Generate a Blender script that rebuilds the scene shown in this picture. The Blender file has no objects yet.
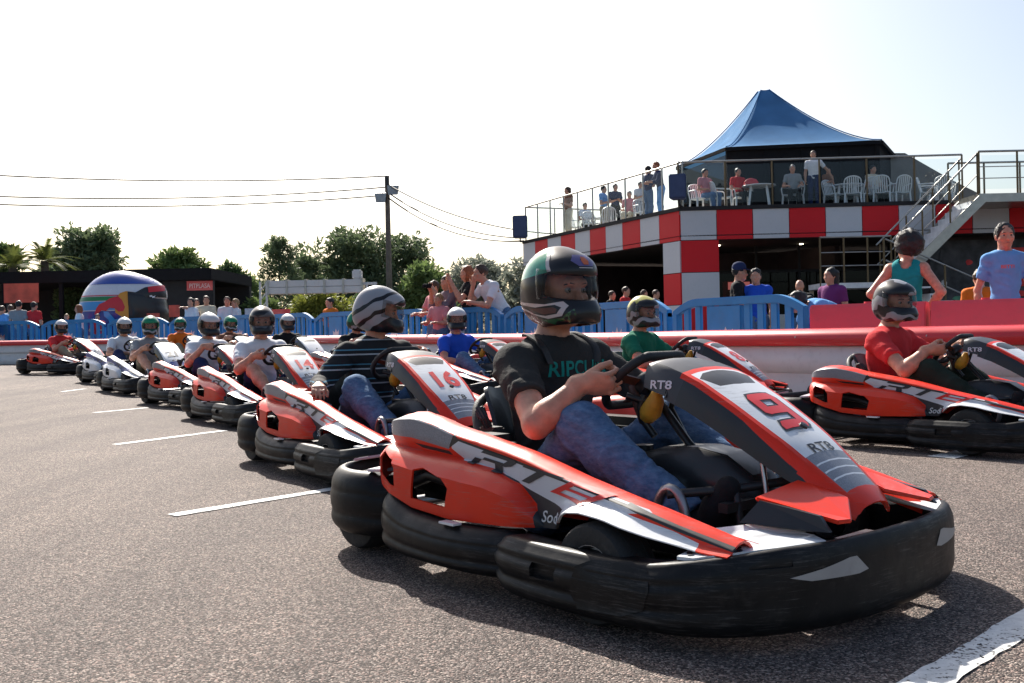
import bpy, bmesh, math, random
import numpy as np
from mathutils import Vector, Matrix, Euler
from mathutils.bvhtree import BVHTree
random.seed(7); rng = np.random.RandomState(5)
SC = bpy.context.scene
COL = SC.collection
R_ = math.radians
V = Vector
CAM_H = 0.75

def W0(px, d, py=None):
    """a point at depth d that the photo shows at column px (and row py)"""
    x = (px - 512) * d / 1000
    return V((x, d, 0 if py is None else CAM_H + (332 - py) * d / 1000))

# ------------------------------------------------------------------ materials
MATS = {}
def mat(name, col, rough=.5, metal=0, coat=0, var=.12, vscale=6, bump=0, bscale=40, alpha=None, emit=None, spec=.5, sss=0, dirt=0, scuff=0):
    m = bpy.data.materials.new(name); m.use_nodes = True
    nt = m.node_tree; N = nt.nodes; L = nt.links
    b = N['Principled BSDF']
    b.inputs['Roughness'].default_value = rough
    b.inputs['Metallic'].default_value = metal
    b.inputs['Coat Weight'].default_value = coat
    b.inputs['Coat Roughness'].default_value = .12
    b.inputs['Specular IOR Level'].default_value = spec
    tc = N.new('ShaderNodeTexCoord')
    n = N.new('ShaderNodeTexNoise'); n.inputs['Scale'].default_value = vscale; n.inputs['Detail'].default_value = 6
    L.new(tc.outputs['Object'], n.inputs['Vector'])
    r = N.new('ShaderNodeValToRGB')
    c = np.array(col[:3])
    r.color_ramp.elements[0].position = .3; r.color_ramp.elements[1].position = .7
    r.color_ramp.elements[0].color = (*(c * (1 - var)), 1); r.color_ramp.elements[1].color = (*np.minimum(c * (1 + var), 1), 1)
    L.new(n.outputs['Fac'], r.inputs['Fac'])
    out = r.outputs['Color']
    if dirt:
        n3 = N.new('ShaderNodeTexNoise'); n3.inputs['Scale'].default_value = 14; n3.inputs['Detail'].default_value = 10; n3.inputs['Roughness'].default_value = .7
        L.new(tc.outputs['Object'], n3.inputs['Vector'])
        r3 = N.new('ShaderNodeValToRGB'); r3.color_ramp.elements[0].position = .52; r3.color_ramp.elements[1].position = .75
        r3.color_ramp.elements[0].color = (0, 0, 0, 1); r3.color_ramp.elements[1].color = (dirt, dirt, dirt, 1)
        L.new(n3.outputs['Fac'], r3.inputs['Fac'])
        mx = N.new('ShaderNodeMix'); mx.data_type = 'RGBA'
        L.new(r3.outputs['Color'], mx.inputs[0]); L.new(out, mx.inputs[6]); mx.inputs[7].default_value = (.16, .14, .12, 1)
        out = mx.outputs[2]
    if scuff:
        mp = N.new('ShaderNodeMapping'); mp.inputs['Scale'].default_value = (5, 5, 90); mp.inputs['Rotation'].default_value = (.05, .04, 0); L.new(tc.outputs['Object'], mp.inputs[0])
        n5 = N.new('ShaderNodeTexNoise'); n5.inputs['Scale'].default_value = 2.2; n5.inputs['Detail'].default_value = 9; n5.inputs['Roughness'].default_value = .75; L.new(mp.outputs[0], n5.inputs['Vector'])
        n6 = N.new('ShaderNodeTexNoise'); n6.inputs['Scale'].default_value = 3.5; n6.inputs['Detail'].default_value = 3; L.new(tc.outputs['Object'], n6.inputs['Vector'])
        mm = N.new('ShaderNodeMath'); mm.operation = 'MULTIPLY_ADD'; mm.inputs[1].default_value = .55; L.new(n6.outputs['Fac'], mm.inputs[0]); L.new(n5.outputs['Fac'], mm.inputs[2])
        r5 = N.new('ShaderNodeValToRGB'); r5.color_ramp.elements[0].position = .84; r5.color_ramp.elements[1].position = .96; r5.color_ramp.elements[0].color = (0, 0, 0, 1); r5.color_ramp.elements[1].color = (scuff, scuff, scuff, 1); L.new(mm.outputs[0], r5.inputs['Fac'])
        m5 = N.new('ShaderNodeMix'); m5.data_type = 'RGBA'; L.new(r5.outputs['Color'], m5.inputs[0]); L.new(out, m5.inputs[6]); m5.inputs[7].default_value = (.22, .205, .19, 1); out = m5.outputs[2]
    L.new(out, b.inputs['Base Color'])
    mr = N.new('ShaderNodeMapRange'); mr.inputs[3].default_value = max(0, rough - .08); mr.inputs[4].default_value = min(1, rough + .12)
    n2 = N.new('ShaderNodeTexNoise'); n2.inputs['Scale'].default_value = vscale * 3; n2.inputs['Detail'].default_value = 8
    L.new(tc.outputs['Object'], n2.inputs['Vector']); L.new(n2.outputs['Fac'], mr.inputs[0]); L.new(mr.outputs[0], b.inputs['Roughness'])
    if bump:
        nb = N.new('ShaderNodeTexNoise'); nb.inputs['Scale'].default_value = bscale; nb.inputs['Detail'].default_value = 5
        L.new(tc.outputs['Object'], nb.inputs['Vector'])
        bp = N.new('ShaderNodeBump'); bp.inputs['Strength'].default_value = bump; bp.inputs['Distance'].default_value = .01
        L.new(nb.outputs['Fac'], bp.inputs['Height']); L.new(bp.outputs[0], b.inputs['Normal'])
    if alpha is not None: b.inputs['Alpha'].default_value = alpha
    if emit:
        b.inputs['Emission Color'].default_value = (*emit[:3], 1); b.inputs['Emission Strength'].default_value = emit[3]
    if sss:
        b.inputs['Subsurface Weight'].default_value = sss; b.inputs['Subsurface Radius'].default_value = (.01, .004, .002)
        b.inputs['Subsurface Scale'].default_value = .5
    MATS[name] = m
    return m

def glassy(name, col, tint=.85, rough=.02):
    """thin clear sheet: mostly lets light through, reflects at grazing angles"""
    m = bpy.data.materials.new(name); m.use_nodes = True
    nt = m.node_tree; N = nt.nodes; L = nt.links
    N.remove(N['Principled BSDF'])
    t = N.new('ShaderNodeBsdfTransparent'); t.inputs[0].default_value = (*col, 1)
    g = N.new('ShaderNodeBsdfGlossy'); g.inputs['Roughness'].default_value = rough; g.inputs[0].default_value = (.9, .95, 1, 1)
    lw = N.new('ShaderNodeLayerWeight'); lw.inputs[0].default_value = .5
    pw = N.new('ShaderNodeMath'); pw.operation = 'POWER'; pw.inputs[1].default_value = 5; L.new(lw.outputs['Facing'], pw.inputs[0])
    f = N.new('ShaderNodeMath'); f.operation = 'MULTIPLY_ADD'; f.inputs[1].default_value = .22; f.inputs[2].default_value = .012; L.new(pw.outputs[0], f.inputs[0])
    mx = N.new('ShaderNodeMixShader'); L.new(f.outputs[0], mx.inputs[0]); L.new(t.outputs[0], mx.inputs[1]); L.new(g.outputs[0], mx.inputs[2])
    L.new(mx.outputs[0], N['Material Output'].inputs[0]); MATS[name] = m
    return m

# kart plastics
M_RED = mat('kart orange red', (.76, .030, .007), .34, coat=.08, spec=.32, var=.07, dirt=.12, scuff=.35)
M_RED2 = mat('kart scarlet', (.70, .016, .014), .36, coat=.2, spec=.4, var=.06, dirt=.1)
M_WHT = mat('kart white', (.76, .77, .78), .32, coat=.35, var=.05, dirt=.18, scuff=.4)
M_GRY = mat('kart light grey', (.60, .61, .65), .33, coat=.35, var=.06, dirt=.15)
M_CARB = mat('carbon print', (.22, .23, .26), .35, coat=.15, var=.22, vscale=260)
M_DGRY = mat('kart slate grey', (.024, .027, .033), .42, coat=.1, var=.1, dirt=.1)
M_BLK = mat('kart black', (.012, .012, .013), .4, coat=.2, var=.2)
M_BUMP = mat('scuffed black polymer', (.007, .007, .0075), .46, var=.4, vscale=9, bump=.10, bscale=25, dirt=.13, spec=.24, scuff=.22)
M_BLU = mat('kart blue', (.014, .05, .30), .36, coat=.15, var=.07, dirt=.12)
M_TYRE = mat('tyre rubber', (.018, .018, .018), .72, bump=.3, bscale=60, dirt=.3)
M_STEEL = mat('brushed steel', (.5, .5, .5), .3, metal=1)
M_DSTEEL = mat('dark painted tube', (.03, .03, .032), .42, metal=.3)
M_YEL = mat('yellow sheath', (.62, .33, .03), .5, var=.2, vscale=30)
M_BROWN = mat('worn leatherette', (.09, .035, .025), .5, bump=.2)
M_RUB = mat('matt rubber grip', (.015, .015, .016), .6, bump=.2, bscale=200)
M_ALLOY = mat('grey alloy', (.33, .33, .34), .42, metal=.9, bump=.1)
# people
M_SKIN = mat('tanned skin', (.55, .26, .165), .46, var=.2, vscale=26, bump=.14, bscale=190, sss=.04)
M_SKIN2 = mat('fair skin', (.52, .27, .18), .5, var=.08, vscale=12, sss=.1)
M_EYE = mat('eye white', (.30, .27, .25), .2, var=.02)
M_IRIS = mat('dark iris', (.03, .018, .012), .2)
M_LIP = mat('lip', (.36, .12, .1), .5)
HAIRS = {k: mat('hair ' + k, c, .55, var=.4, vscale=60, bump=.5, bscale=120) for k, c in dict(black=(.012, .01, .009), brown=(.06, .03, .016), ginger=(.26, .075, .025), fair=(.3, .19, .09), grey=(.25, .23, .21)).items()}
CL = {}
def cloth(name, c):
    if name not in CL: CL[name] = mat('cloth ' + name, c, .85, var=.1, vscale=8, bump=.25, bscale=90, spec=.2)
    return CL[name]
CLOTH = dict(charcoal=(.032, .032, .031), white=(.72, .73, .76), red=(.60, .035, .04), blue=(.02, .09, .55), green=(.01, .15, .085), teal=(.01, .27, .28),
    orange=(.75, .17, .02), sky=(.15, .36, .70), grey=(.27, .28, .29), pink=(.62, .25, .27), black=(.014, .014, .016), navy=(.02, .03, .09),
    plaid=(.20, .16, .19), cream=(.62, .55, .42), olive=(.018, .03, .022), brown=(.22, .1, .06), denim=(.05, .09, .2), khaki=(.3, .25, .17), purple=(.16, .03, .14))
for k, c in CLOTH.items(): cloth(k, c)

def denim_mat():
    m = mat('faded denim', (.045, .095, .24), .85, var=.3, vscale=5, bump=.35, bscale=70, spec=.15)
    nt = m.node_tree; N = nt.nodes; L = nt.links; b = N['Principled BSDF']
    tc = N.new('ShaderNodeTexCoord'); n = N.new('ShaderNodeTexNoise'); n.inputs['Scale'].default_value = 34; n.inputs['Detail'].default_value = 9; n.inputs['Roughness'].default_value = .68
    mp = N.new('ShaderNodeMapping'); mp.inputs['Scale'].default_value = (1, 1, 2.2); L.new(tc.outputs['Object'], mp.inputs[0]); L.new(mp.outputs[0], n.inputs['Vector'])
    r = N.new('ShaderNodeValToRGB'); e = r.color_ramp.elements
    e[0].position = .3; e[0].color = (.050, .105, .21, 1); e[1].position = .8; e[1].color = (.17, .27, .42, 1)
    L.new(n.outputs['Fac'], r.inputs['Fac']); L.new(r.outputs['Color'], b.inputs['Base Color'])
    return m
M_DENIM = denim_mat()
def stripe_mat():
    m = bpy.data.materials.new('striped knit'); m.use_nodes = True
    nt = m.node_tree; N = nt.nodes; L = nt.links; b = N['Principled BSDF']; b.inputs['Roughness'].default_value = .9
    tc = N.new('ShaderNodeTexCoord'); sp = N.new('ShaderNodeSeparateXYZ'); L.new(tc.outputs['Object'], sp.inputs[0])
    mu = N.new('ShaderNodeMath'); mu.operation = 'MULTIPLY'; mu.inputs[1].default_value = 1 / .085; L.new(sp.outputs[2], mu.inputs[0])
    fr = N.new('ShaderNodeMath'); fr.operation = 'FRACT'; L.new(mu.outputs[0], fr.inputs[0])
    r = N.new('ShaderNodeValToRGB'); r.color_ramp.interpolation = 'CONSTANT'; e = r.color_ramp.elements
    e[0].position = 0; e[0].color = (.014, .014, .016, 1); e[1].position = .45; e[1].color = (.45, .46, .47, 1)
    for p, c in ((.55, (.014, .014, .016, 1)), (.78, (.08, .24, .33, 1)), (.86, (.014, .014, .016, 1))):
        q = e.new(p); q.color = c
    L.new(fr.outputs[0], r.inputs['Fac']); L.new(r.outputs['Color'], b.inputs['Base Color'])
    return m
M_STRIPE = stripe_mat()

# ------------------------------------------------------------------ objects
def slots(me, ms):
    for m in (ms if isinstance(ms, (list, tuple)) else [ms]): me.materials.append(m)
def ob(name, me, parent=None, loc=None, rot=None):
    o = bpy.data.objects.new(name, me); COL.objects.link(o)
    if parent: o.parent = parent
    if loc is not None: o.location = loc
    if rot is not None: o.rotation_euler = rot
    return o
def tag(o, label=None, cat=None, group=None, kind=None):
    if label: o['label'] = label
    if cat: o['category'] = cat
    if group: o['group'] = group
    if kind: o['kind'] = kind
    return o
def thing(name, label, cat, loc=(0, 0, 0), rz=0, group=None):
    return tag(ob(name, None, None, loc, (0, 0, rz)), label, cat, group)
def copy_tree(o, parent=None, remap=None, skip=()):
    c = o.copy(); COL.objects.link(c); c.parent = parent
    if remap and o.type == 'MESH':
        for s in c.material_slots:
            if s.material and s.material.name in remap:
                m = remap[s.material.name]; s.link = 'OBJECT'; s.material = m
    for ch in list(o.children):
        if ch.name.split('.')[0] in skip: continue
        copy_tree(ch, c, remap, skip)
    return c
def mesh(name, vs, fs, ms=None, idx=None, smooth=None):
    me = bpy.data.meshes.new(name); me.from_pydata([tuple(v) for v in vs], [], [tuple(f) for f in fs])
    if ms is not None: slots(me, ms)
    if idx is not None: me.polygons.foreach_set('material_index', idx)
    fix(me, smooth); return me
def fix(me, smooth=None, recalc=False):
    if recalc:
        b = bmesh.new(); b.from_mesh(me); bmesh.ops.recalc_face_normals(b, faces=b.faces); b.to_mesh(me); b.free()
    if smooth is not None:
        me.polygons.foreach_set('use_smooth', [True] * len(me.polygons))
        if smooth < 180: me.set_sharp_from_angle(angle=R_(smooth))
    me.update()

class MB:
    """collects shapes into ONE mesh"""
    def __init__(s): s.v = []; s.f = []; s.m = []
    def raw(s, vs, fs, mi=0):
        n = len(s.v); s.v += [V(v) for v in vs]; s.f += [tuple(i + n for i in f) for f in fs]; s.m += [mi] * len(fs); return s
    def box(s, lo, hi, mi=0, mtx=None):
        a, b = V(lo), V(hi)
        vs = [V((x, y, z)) for z in (a.z, b.z) for y in (a.y, b.y) for x in (a.x, b.x)]
        if mtx is not None: vs = [mtx @ v for v in vs]
        return s.raw(vs, [(0, 2, 3, 1), (4, 5, 7, 6), (0, 1, 5, 4), (2, 6, 7, 3), (0, 4, 6, 2), (1, 3, 7, 5)], mi)
    def beam(s, p, q, w, h, mi=0, up=(0, 0, 1)):
        p, q = V(p), V(q); d = (q - p); L = d.length; d.normalize(); u = V(up)
        if abs(d.dot(u)) > .98: u = V((0, 1, 0))
        l = u.cross(d).normalized(); u = d.cross(l)
        M = Matrix((d, l, u)).transposed().to_4x4(); M.translation = p
        return s.box((0, -w / 2, -h / 2), (L, w / 2, h / 2), mi, M)
    def tube(s, pts, r, n=8, mi=0, cap=True):
        pts = [V(p) for p in pts]; rs = r if isinstance(r, (list, tuple)) else [r] * len(pts)
        vs = []; fs = []; prev = None
        for i, p in enumerate(pts):
            t = (pts[min(i + 1, len(pts) - 1)] - pts[max(i - 1, 0)]).normalized()
            if prev is None: a = t.orthogonal().normalized()
            else: a = (prev - t * prev.dot(t)).normalized()
            prev = a; b = t.cross(a)
            for k in range(n):
                w = 2 * math.pi * k / n; vs.append(p + (a * math.cos(w) + b * math.sin(w)) * rs[i])
        for i in range(len(pts) - 1):
            for k in range(n):
                k2 = (k + 1) % n; fs.append((i * n + k, i * n + k2, (i + 1) * n + k2, (i + 1) * n + k))
        if cap: fs.append(tuple(range(n))[::-1]); fs.append(tuple((len(pts) - 1) * n + k for k in range(n)))
        return s.raw(vs, fs, mi)
    def lathe(s, prof, n=24, c=(0, 0, 0), axis='z', mi=0):
        c = V(c); vs = []; fs = []; m = len(prof)
        for k in range(n):
            w = 2 * math.pi * k / n; ca, sa = math.cos(w), math.sin(w)
            for r, h in prof:
                p = {'z': (r * ca, r * sa, h), 'y': (r * ca, h, -r * sa), 'x': (h, r * ca, r * sa)}[axis]; vs.append(c + V(p))
        for k in range(n):
            k2 = (k + 1) % n
            for j in range(m - 1): fs.append((k * m + j, k2 * m + j, k2 * m + j + 1, k * m + j + 1))
        return s.raw(vs, fs, mi)
    def loft(s, secs, closed=True, caps=True, mi=0):
        n = len(secs[0]); vs = [p for sec in secs for p in sec]; fs = []
        for i in range(len(secs) - 1):
            for k in range(n if closed else n - 1):
                k2 = (k + 1) % n; fs.append((i * n + k, i * n + k2, (i + 1) * n + k2, (i + 1) * n + k))
        if caps and closed: fs.append(tuple(range(n))[::-1]); fs.append(tuple((len(secs) - 1) * n + k for k in range(n)))
        return s.raw(vs, fs, mi)
    def prism(s, poly, t, mi=0):
        """closed 3-D polygon thickened by vector t"""
        n = len(poly); t = V(t); vs = [V(p) for p in poly] + [V(p) + t for p in poly]
        return s.raw(vs, [tuple(range(n))[::-1], tuple(range(n, 2 * n))] + [(k, (k + 1) % n, n + (k + 1) % n, n + k) for k in range(n)], mi)
    def me(s, name, ms, smooth=None, bevel=0, recalc=True):
        m = mesh(name, s.v, s.f, ms, s.m)
        if bevel or recalc:
            b = bmesh.new(); b.from_mesh(m)
            bmesh.ops.recalc_face_normals(b, faces=b.faces)
            if bevel:
                es = [e for e in b.edges if len(e.link_faces) == 2 and e.calc_face_angle(0) > R_(35)]
                bmesh.ops.bevel(b, geom=es, offset=bevel, segments=2, affect='EDGES', clamp_overlap=True)
            b.to_mesh(m); b.free()
        fix(m, smooth); return m
    def ob(s, name, ms, parent=None, smooth=None, bevel=0, loc=None, rot=None):
        return ob(name, s.me(name, ms, smooth, bevel), parent, loc, rot)

def interp(x, tab):
    xs = [t[0] for t in tab]
    return np.interp(x, xs, [t[1] for t in tab])
def catmull(P, n=6):
    P = [np.array(p, float) for p in P]; out = []
    for i in range(len(P) - 1):
        p0, p1, p2, p3 = P[max(i - 1, 0)], P[i], P[i + 1], P[min(i + 2, len(P) - 1)]
        for k in range(n):
            t = k / n; out.append(.5 * (2 * p1 + (p2 - p0) * t + (2 * p0 - 5 * p1 + 4 * p2 - p3) * t * t + (3 * p1 - p0 - 3 * p2 + p3) * t ** 3))
    out.append(P[-1]); return out
def evaluated(me, mods, others=()):
    """mesh after modifiers: mods = [(type, {props})]"""
    o = bpy.data.objects.new('t', me); COL.objects.link(o)
    for t, pr in mods:
        md = o.modifiers.new(t, t)
        for k, v in pr.items(): setattr(md, k, v)
    dg = bpy.context.evaluated_depsgraph_get(); dg.update()
    r = bpy.data.meshes.new_from_object(o.evaluated_get(dg), depsgraph=dg)
    bpy.data.objects.remove(o)
    return r
def cut(me, cutters):
    for c in cutters:
        co = bpy.data.objects.new('c', c); COL.objects.link(co)
        r = evaluated(me, [('BOOLEAN', dict(object=co, operation='DIFFERENCE', solver='EXACT'))])
        bpy.data.objects.remove(co); me = r
    return me

# ---------------------------------------------------------- painted regions and stickers
def inpoly(u, v, P):
    r = False; j = len(P) - 1
    for i in range(len(P)):
        if (P[i][1] > v) != (P[j][1] > v) and u < (P[j][0] - P[i][0]) * (v - P[i][1]) / (P[j][1] - P[i][1]) + P[i][0]: r = not r
        j = i
    return r
def paint(b, P, ax, mi, test=None, delete=False):
    """cut the faces of bmesh b along polygon P (given in the plane seen along axis ax) and give the inside material mi"""
    A = {'y': (0, 2), 'z': (0, 1), 'x': (1, 2)}[ax]
    us = [p[0] for p in P]; vs = [p[1] for p in P]
    def near():
        r = []
        for f in b.faces:
            cu = [v.co[A[0]] for v in f.verts]; cv = [v.co[A[1]] for v in f.verts]
            if max(cu) >= min(us) and min(cu) <= max(us) and max(cv) >= min(vs) and min(cv) <= max(vs) and (test is None or test(f)): r.append(f)
        return r
    for i in range(len(P)):
        p, q = P[i], P[(i + 1) % len(P)]
        co = [0, 0, 0]; co[A[0]] = p[0]; co[A[1]] = p[1]
        no = [0, 0, 0]; no[A[0]] = -(q[1] - p[1]); no[A[1]] = q[0] - p[0]
        lo, hi = sorted((p[0], q[0])), sorted((p[1], q[1]))
        fs = [f for f in near()]
        g = set(fs)
        for f in fs: g.update(f.edges); g.update(f.verts)
        bmesh.ops.bisect_plane(b, geom=list(g), plane_co=co, plane_no=no, dist=1e-5)
    dl = []
    for f in near():
        c = f.calc_center_median()
        if inpoly(c[A[0]], c[A[1]], P):
            if delete: dl.append(f)
            else: f.material_index = mi
    if dl: bmesh.ops.delete(b, geom=dl, context='FACES')
def flat(polys, cell):
    """2-D polygons -> bmesh cut into small cells so it can follow a curved surface"""
    b = bmesh.new()
    for P in polys:
        try: b.faces.new([b.verts.new((p[0], p[1], 0)) for p in P])
        except ValueError: pass
    return grid2(b, cell)
def grid2(b, cell):
    if not b.verts: return b
    for a in (0, 1):
        lo = min(v.co[a] for v in b.verts); hi = max(v.co[a] for v in b.verts)
        x = lo + cell
        while x < hi - 1e-6:
            co = [0, 0, 0]; co[a] = x; no = [0, 0, 0]; no[a] = 1
            bmesh.ops.bisect_plane(b, geom=list(b.verts) + list(b.edges) + list(b.faces), plane_co=co, plane_no=no, dist=1e-6); x += cell
    bmesh.ops.triangulate(b, faces=b.faces)
    return b
def text2(s, size=1, bold=0, shear=0, sx=1, align='LEFT'):
    c = bpy.data.curves.new('txt', 'FONT'); c.body = s; c.size = size; c.offset = bold; c.shear = shear; c.align_x = align; c.resolution_u = 3
    o = bpy.data.objects.new('txt', c); me = bpy.data.meshes.new_from_object(o); bpy.data.objects.remove(o)
    b = bmesh.new(); b.from_mesh(me)
    for v in b.verts: v.co.x *= sx
    return b
def bvh_of(me): return BVHTree.FromPolygons([v.co.copy() for v in me.vertices], [tuple(p.vertices) for p in me.polygons])
def stick(name, b, org, du, dv, dr, bvh, m, parent, lift=.0015, back=.4, maxd=.8):
    """project a flat bmesh (u,v) from plane org+u*du+v*dv along dr onto a surface; a thin sticker"""
    org, du, dv, dr = V(org), V(du), V(dv), V(dr).normalized(); bad = []
    for v in b.verts:
        p = org + du * v.co.x + dv * v.co.y; h = bvh.ray_cast(p - dr * back, dr, maxd)
        if h[0] is None: bad.append(v); continue
        n = h[1] if h[1].dot(dr) < 0 else -h[1]
        v.co = h[0] + n * lift
    if bad: bmesh.ops.delete(b, geom=bad, context='VERTS')
    me = bpy.data.meshes.new(name); b.to_mesh(me); b.free(); slots(me, m); fix(me, 60)
    return ob(name, me, parent)

# ------------------------------------------------------------------ soft bodies (distance field -> one skin)
class Field:
    def __init__(s, lo, hi, h):
        s.lo = np.array(lo, np.float32); s.h = h
        s.ax = [np.arange(lo[i], hi[i] + h, h, dtype=np.float32) for i in range(3)]
        s.D = np.full([len(a) for a in s.ax], .12, np.float32)
    def blk(s, lo, hi):
        sl = []
        for i in range(3):
            a = int(np.clip(np.floor((lo[i] - s.lo[i]) / s.h), 0, len(s.ax[i]))); b = int(np.clip(np.ceil((hi[i] - s.lo[i]) / s.h) + 1, 0, len(s.ax[i])))
            sl.append(slice(a, b))
        return tuple(sl), (s.ax[0][sl[0]][:, None, None], s.ax[1][sl[1]][None, :, None], s.ax[2][sl[2]][None, None, :])
    def put(s, d, sl, k, op='add'):
        a = s.D[sl]
        if a.size == 0: return
        if op == 'add':
            h = np.clip(.5 + .5 * (d - a) / k, 0, 1); s.D[sl] = d * (1 - h) + a * h - k * h * (1 - h)
        else: s.D[sl] = np.maximum(a, -d)
    def cap(s, p0, r0, p1, r1, k=.02, clip=None, op='add', sq=None):
        p0 = np.array(p0, np.float32); p1 = np.array(p1, np.float32); R = max(r0, r1) + k + .03
        sl, (X, Y, Z) = s.blk(np.minimum(p0, p1) - R, np.maximum(p0, p1) + R)
        d = p1 - p0; q = float(d @ d) + 1e-9
        t = np.clip(((X - p0[0]) * d[0] + (Y - p0[1]) * d[1] + (Z - p0[2]) * d[2]) / q, 0, 1)
        D = np.sqrt((X - p0[0] - t * d[0]) ** 2 + (Y - p0[1] - t * d[1]) ** 2 + (Z - p0[2] - t * d[2]) ** 2) - (r0 + (r1 - r0) * t)
        if clip is not None:
            c, n = clip; D = np.maximum(D, (X - c[0]) * n[0] + (Y - c[1]) * n[1] + (Z - c[2]) * n[2])
        s.put(D, sl, k, op); return s
    def ell(s, c, r, R=None, k=.02, clip=None, op='add'):
        c = np.array(c, np.float32); r = np.array(r, np.float32); R = np.eye(3) if R is None else np.array(R)
        m = float(max(r)) + k + .03; sl, (X, Y, Z) = s.blk(c - m, c + m)
        x, y, z = X - c[0], Y - c[1], Z - c[2]
        u = [(x * R[0][i] + y * R[1][i] + z * R[2][i]) for i in range(3)]
        k0 = np.sqrt((u[0] / r[0]) ** 2 + (u[1] / r[1]) ** 2 + (u[2] / r[2]) ** 2) + 1e-6
        k1 = np.sqrt((u[0] / r[0] ** 2) ** 2 + (u[1] / r[1] ** 2) ** 2 + (u[2] / r[2] ** 2) ** 2) + 1e-6
        D = k0 * (k0 - 1) / k1
        if clip is not None:
            cc, n = clip; D = np.maximum(D, (X - cc[0]) * n[0] + (Y - cc[1]) * n[1] + (Z - cc[2]) * n[2])
        s.put(D, sl, k, op); return s
    def plane(s, c, n):
        X, Y, Z = s.ax[0][:, None, None], s.ax[1][None, :, None], s.ax[2][None, None, :]
        s.D = np.maximum(s.D, (X - c[0]) * n[0] + (Y - c[1]) * n[1] + (Z - c[2]) * n[2]); return s
    def wrinkle(s, amp, freq, seed=0, aniso=(1, 1, 1)):
        r = np.random.RandomState(seed); X, Y, Z = s.ax[0][:, None, None], s.ax[1][None, :, None], s.ax[2][None, None, :]
        n = 0
        for o in range(4):
            f = freq * 1.7 ** o; a = 1 / 1.5 ** o
            for j in range(2):
                w = r.normal(size=3) * f * np.array(aniso); w2 = r.normal(size=3) * f * .6
                n = n + a * np.sin(w[0] * X + w[1] * Y + w[2] * Z + r.rand() * 6 + 1.3 * np.sin(w2[0] * X + w2[1] * Y + w2[2] * Z))
        s.D = s.D + (amp * n / 2).astype(np.float32); return s
    def crease(s, pts, n, amp, wd=.009, seed=0, R=.07):
        """short folds scattered round the given points"""
        r = np.random.RandomState(seed)
        for c in pts:
            for j in range(n):
                p = np.array(c[0]) + r.normal(size=3) * c[1]; ax = nrm(np.array(c[2]) + r.normal(size=3) * .35); a = amp * r.uniform(.5, 1.2) * (1 if r.rand() < .5 else -1)
                sl, (X, Y, Z) = s.blk(p - R * 1.6, p + R * 1.6); x, y, z = X - p[0], Y - p[1], Z - p[2]
                d = x * ax[0] + y * ax[1] + z * ax[2]; q = x * x + y * y + z * z; d = d + .012 * np.sin(q * 260 + j)
                s.D[sl] += (a * np.exp(-(d / wd) ** 2) * np.exp(-q / R ** 2)).astype(np.float32)
        return s
    def mesh(s, name, m, smooth=180):
        D = s.D.copy(); D[0] = D[-1] = .1; D[:, 0] = D[:, -1] = .1; D[:, :, 0] = D[:, :, -1] = .1
        S = D < 0; sh = np.array(S.shape) - 1
        c = np.zeros(sh, np.int8)
        for i in (0, 1):
            for j in (0, 1):
                for k in (0, 1): c += S[i:i + sh[0], j:j + sh[1], k:k + sh[2]]
        act = (c > 0) & (c < 8); idx = np.argwhere(act); pos = np.zeros((len(idx), 3)); cnt = np.zeros(len(idx))
        for a in range(3):
            for u in (0, 1):
                for v in (0, 1):
                    o = [0, 0, 0]; o[(a + 1) % 3] = u; o[(a + 2) % 3] = v; o = np.array(o); e = np.zeros(3, int); e[a] = 1
                    i0 = idx + o; i1 = i0 + e
                    d0 = D[tuple(i0.T)]; d1 = D[tuple(i1.T)]; x = (d0 < 0) != (d1 < 0)
                    t = np.where(x, d0 / np.where(x, d0 - d1, 1), 0)
                    pos += np.where(x[:, None], o + e * t[:, None], 0); cnt += x
        vs = s.lo + s.h * (idx + pos / cnt[:, None])
        vid = np.full(sh, -1, np.int64); vid[act] = np.arange(len(idx)); F = []
        for a in range(3):
            b_, c_ = (a + 1) % 3, (a + 2) % 3
            s0 = [slice(None)] * 3; s1 = [slice(None)] * 3; s0[a] = slice(0, -1); s1[a] = slice(1, None)
            x = S[tuple(s0)] != S[tuple(s1)]; q = np.argwhere(x)
            if len(q) == 0: continue
            q = q[(q[:, b_] > 0) & (q[:, c_] > 0)]
            def g(db, dc):
                r = q.copy(); r[:, b_] -= db; r[:, c_] -= dc; return vid[tuple(r.T)]
            f = np.stack([g(0, 0), g(1, 0), g(1, 1), g(0, 1)], 1)
            fl = ~S[tuple(q.T)]; f[fl] = f[fl][:, ::-1]; F.append(f)
        F = np.concatenate(F) if F else np.zeros((0, 4), int); F = F[(F >= 0).all(1)]
        me = bpy.data.meshes.new(name); me.vertices.add(len(vs)); me.vertices.foreach_set('co', vs.astype(np.float32).ravel())
        me.loops.add(len(F) * 4); me.loops.foreach_set('vertex_index', F.astype(np.int32).ravel())
        me.polygons.add(len(F)); me.polygons.foreach_set('loop_start', np.arange(0, len(F) * 4, 4, dtype=np.int32)); me.polygons.foreach_set('loop_total', np.full(len(F), 4, np.int32))
        me.update(calc_edges=True); slots(me, m); fix(me, smooth); return me
# ================================================================== people
def A(*v): return np.array(v, float)
def nrm(v): v = np.array(v, float); return v / (np.linalg.norm(v) + 1e-9)
def frame(up, left):
    u = nrm(up); l = nrm(np.array(left) - u * np.dot(left, u)); return np.stack([np.cross(l, u), l, u], 1)
def headR(yaw=0, pitch=0, roll=0):
    return np.array(Euler((roll, pitch, yaw), 'XYZ').to_matrix())

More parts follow.
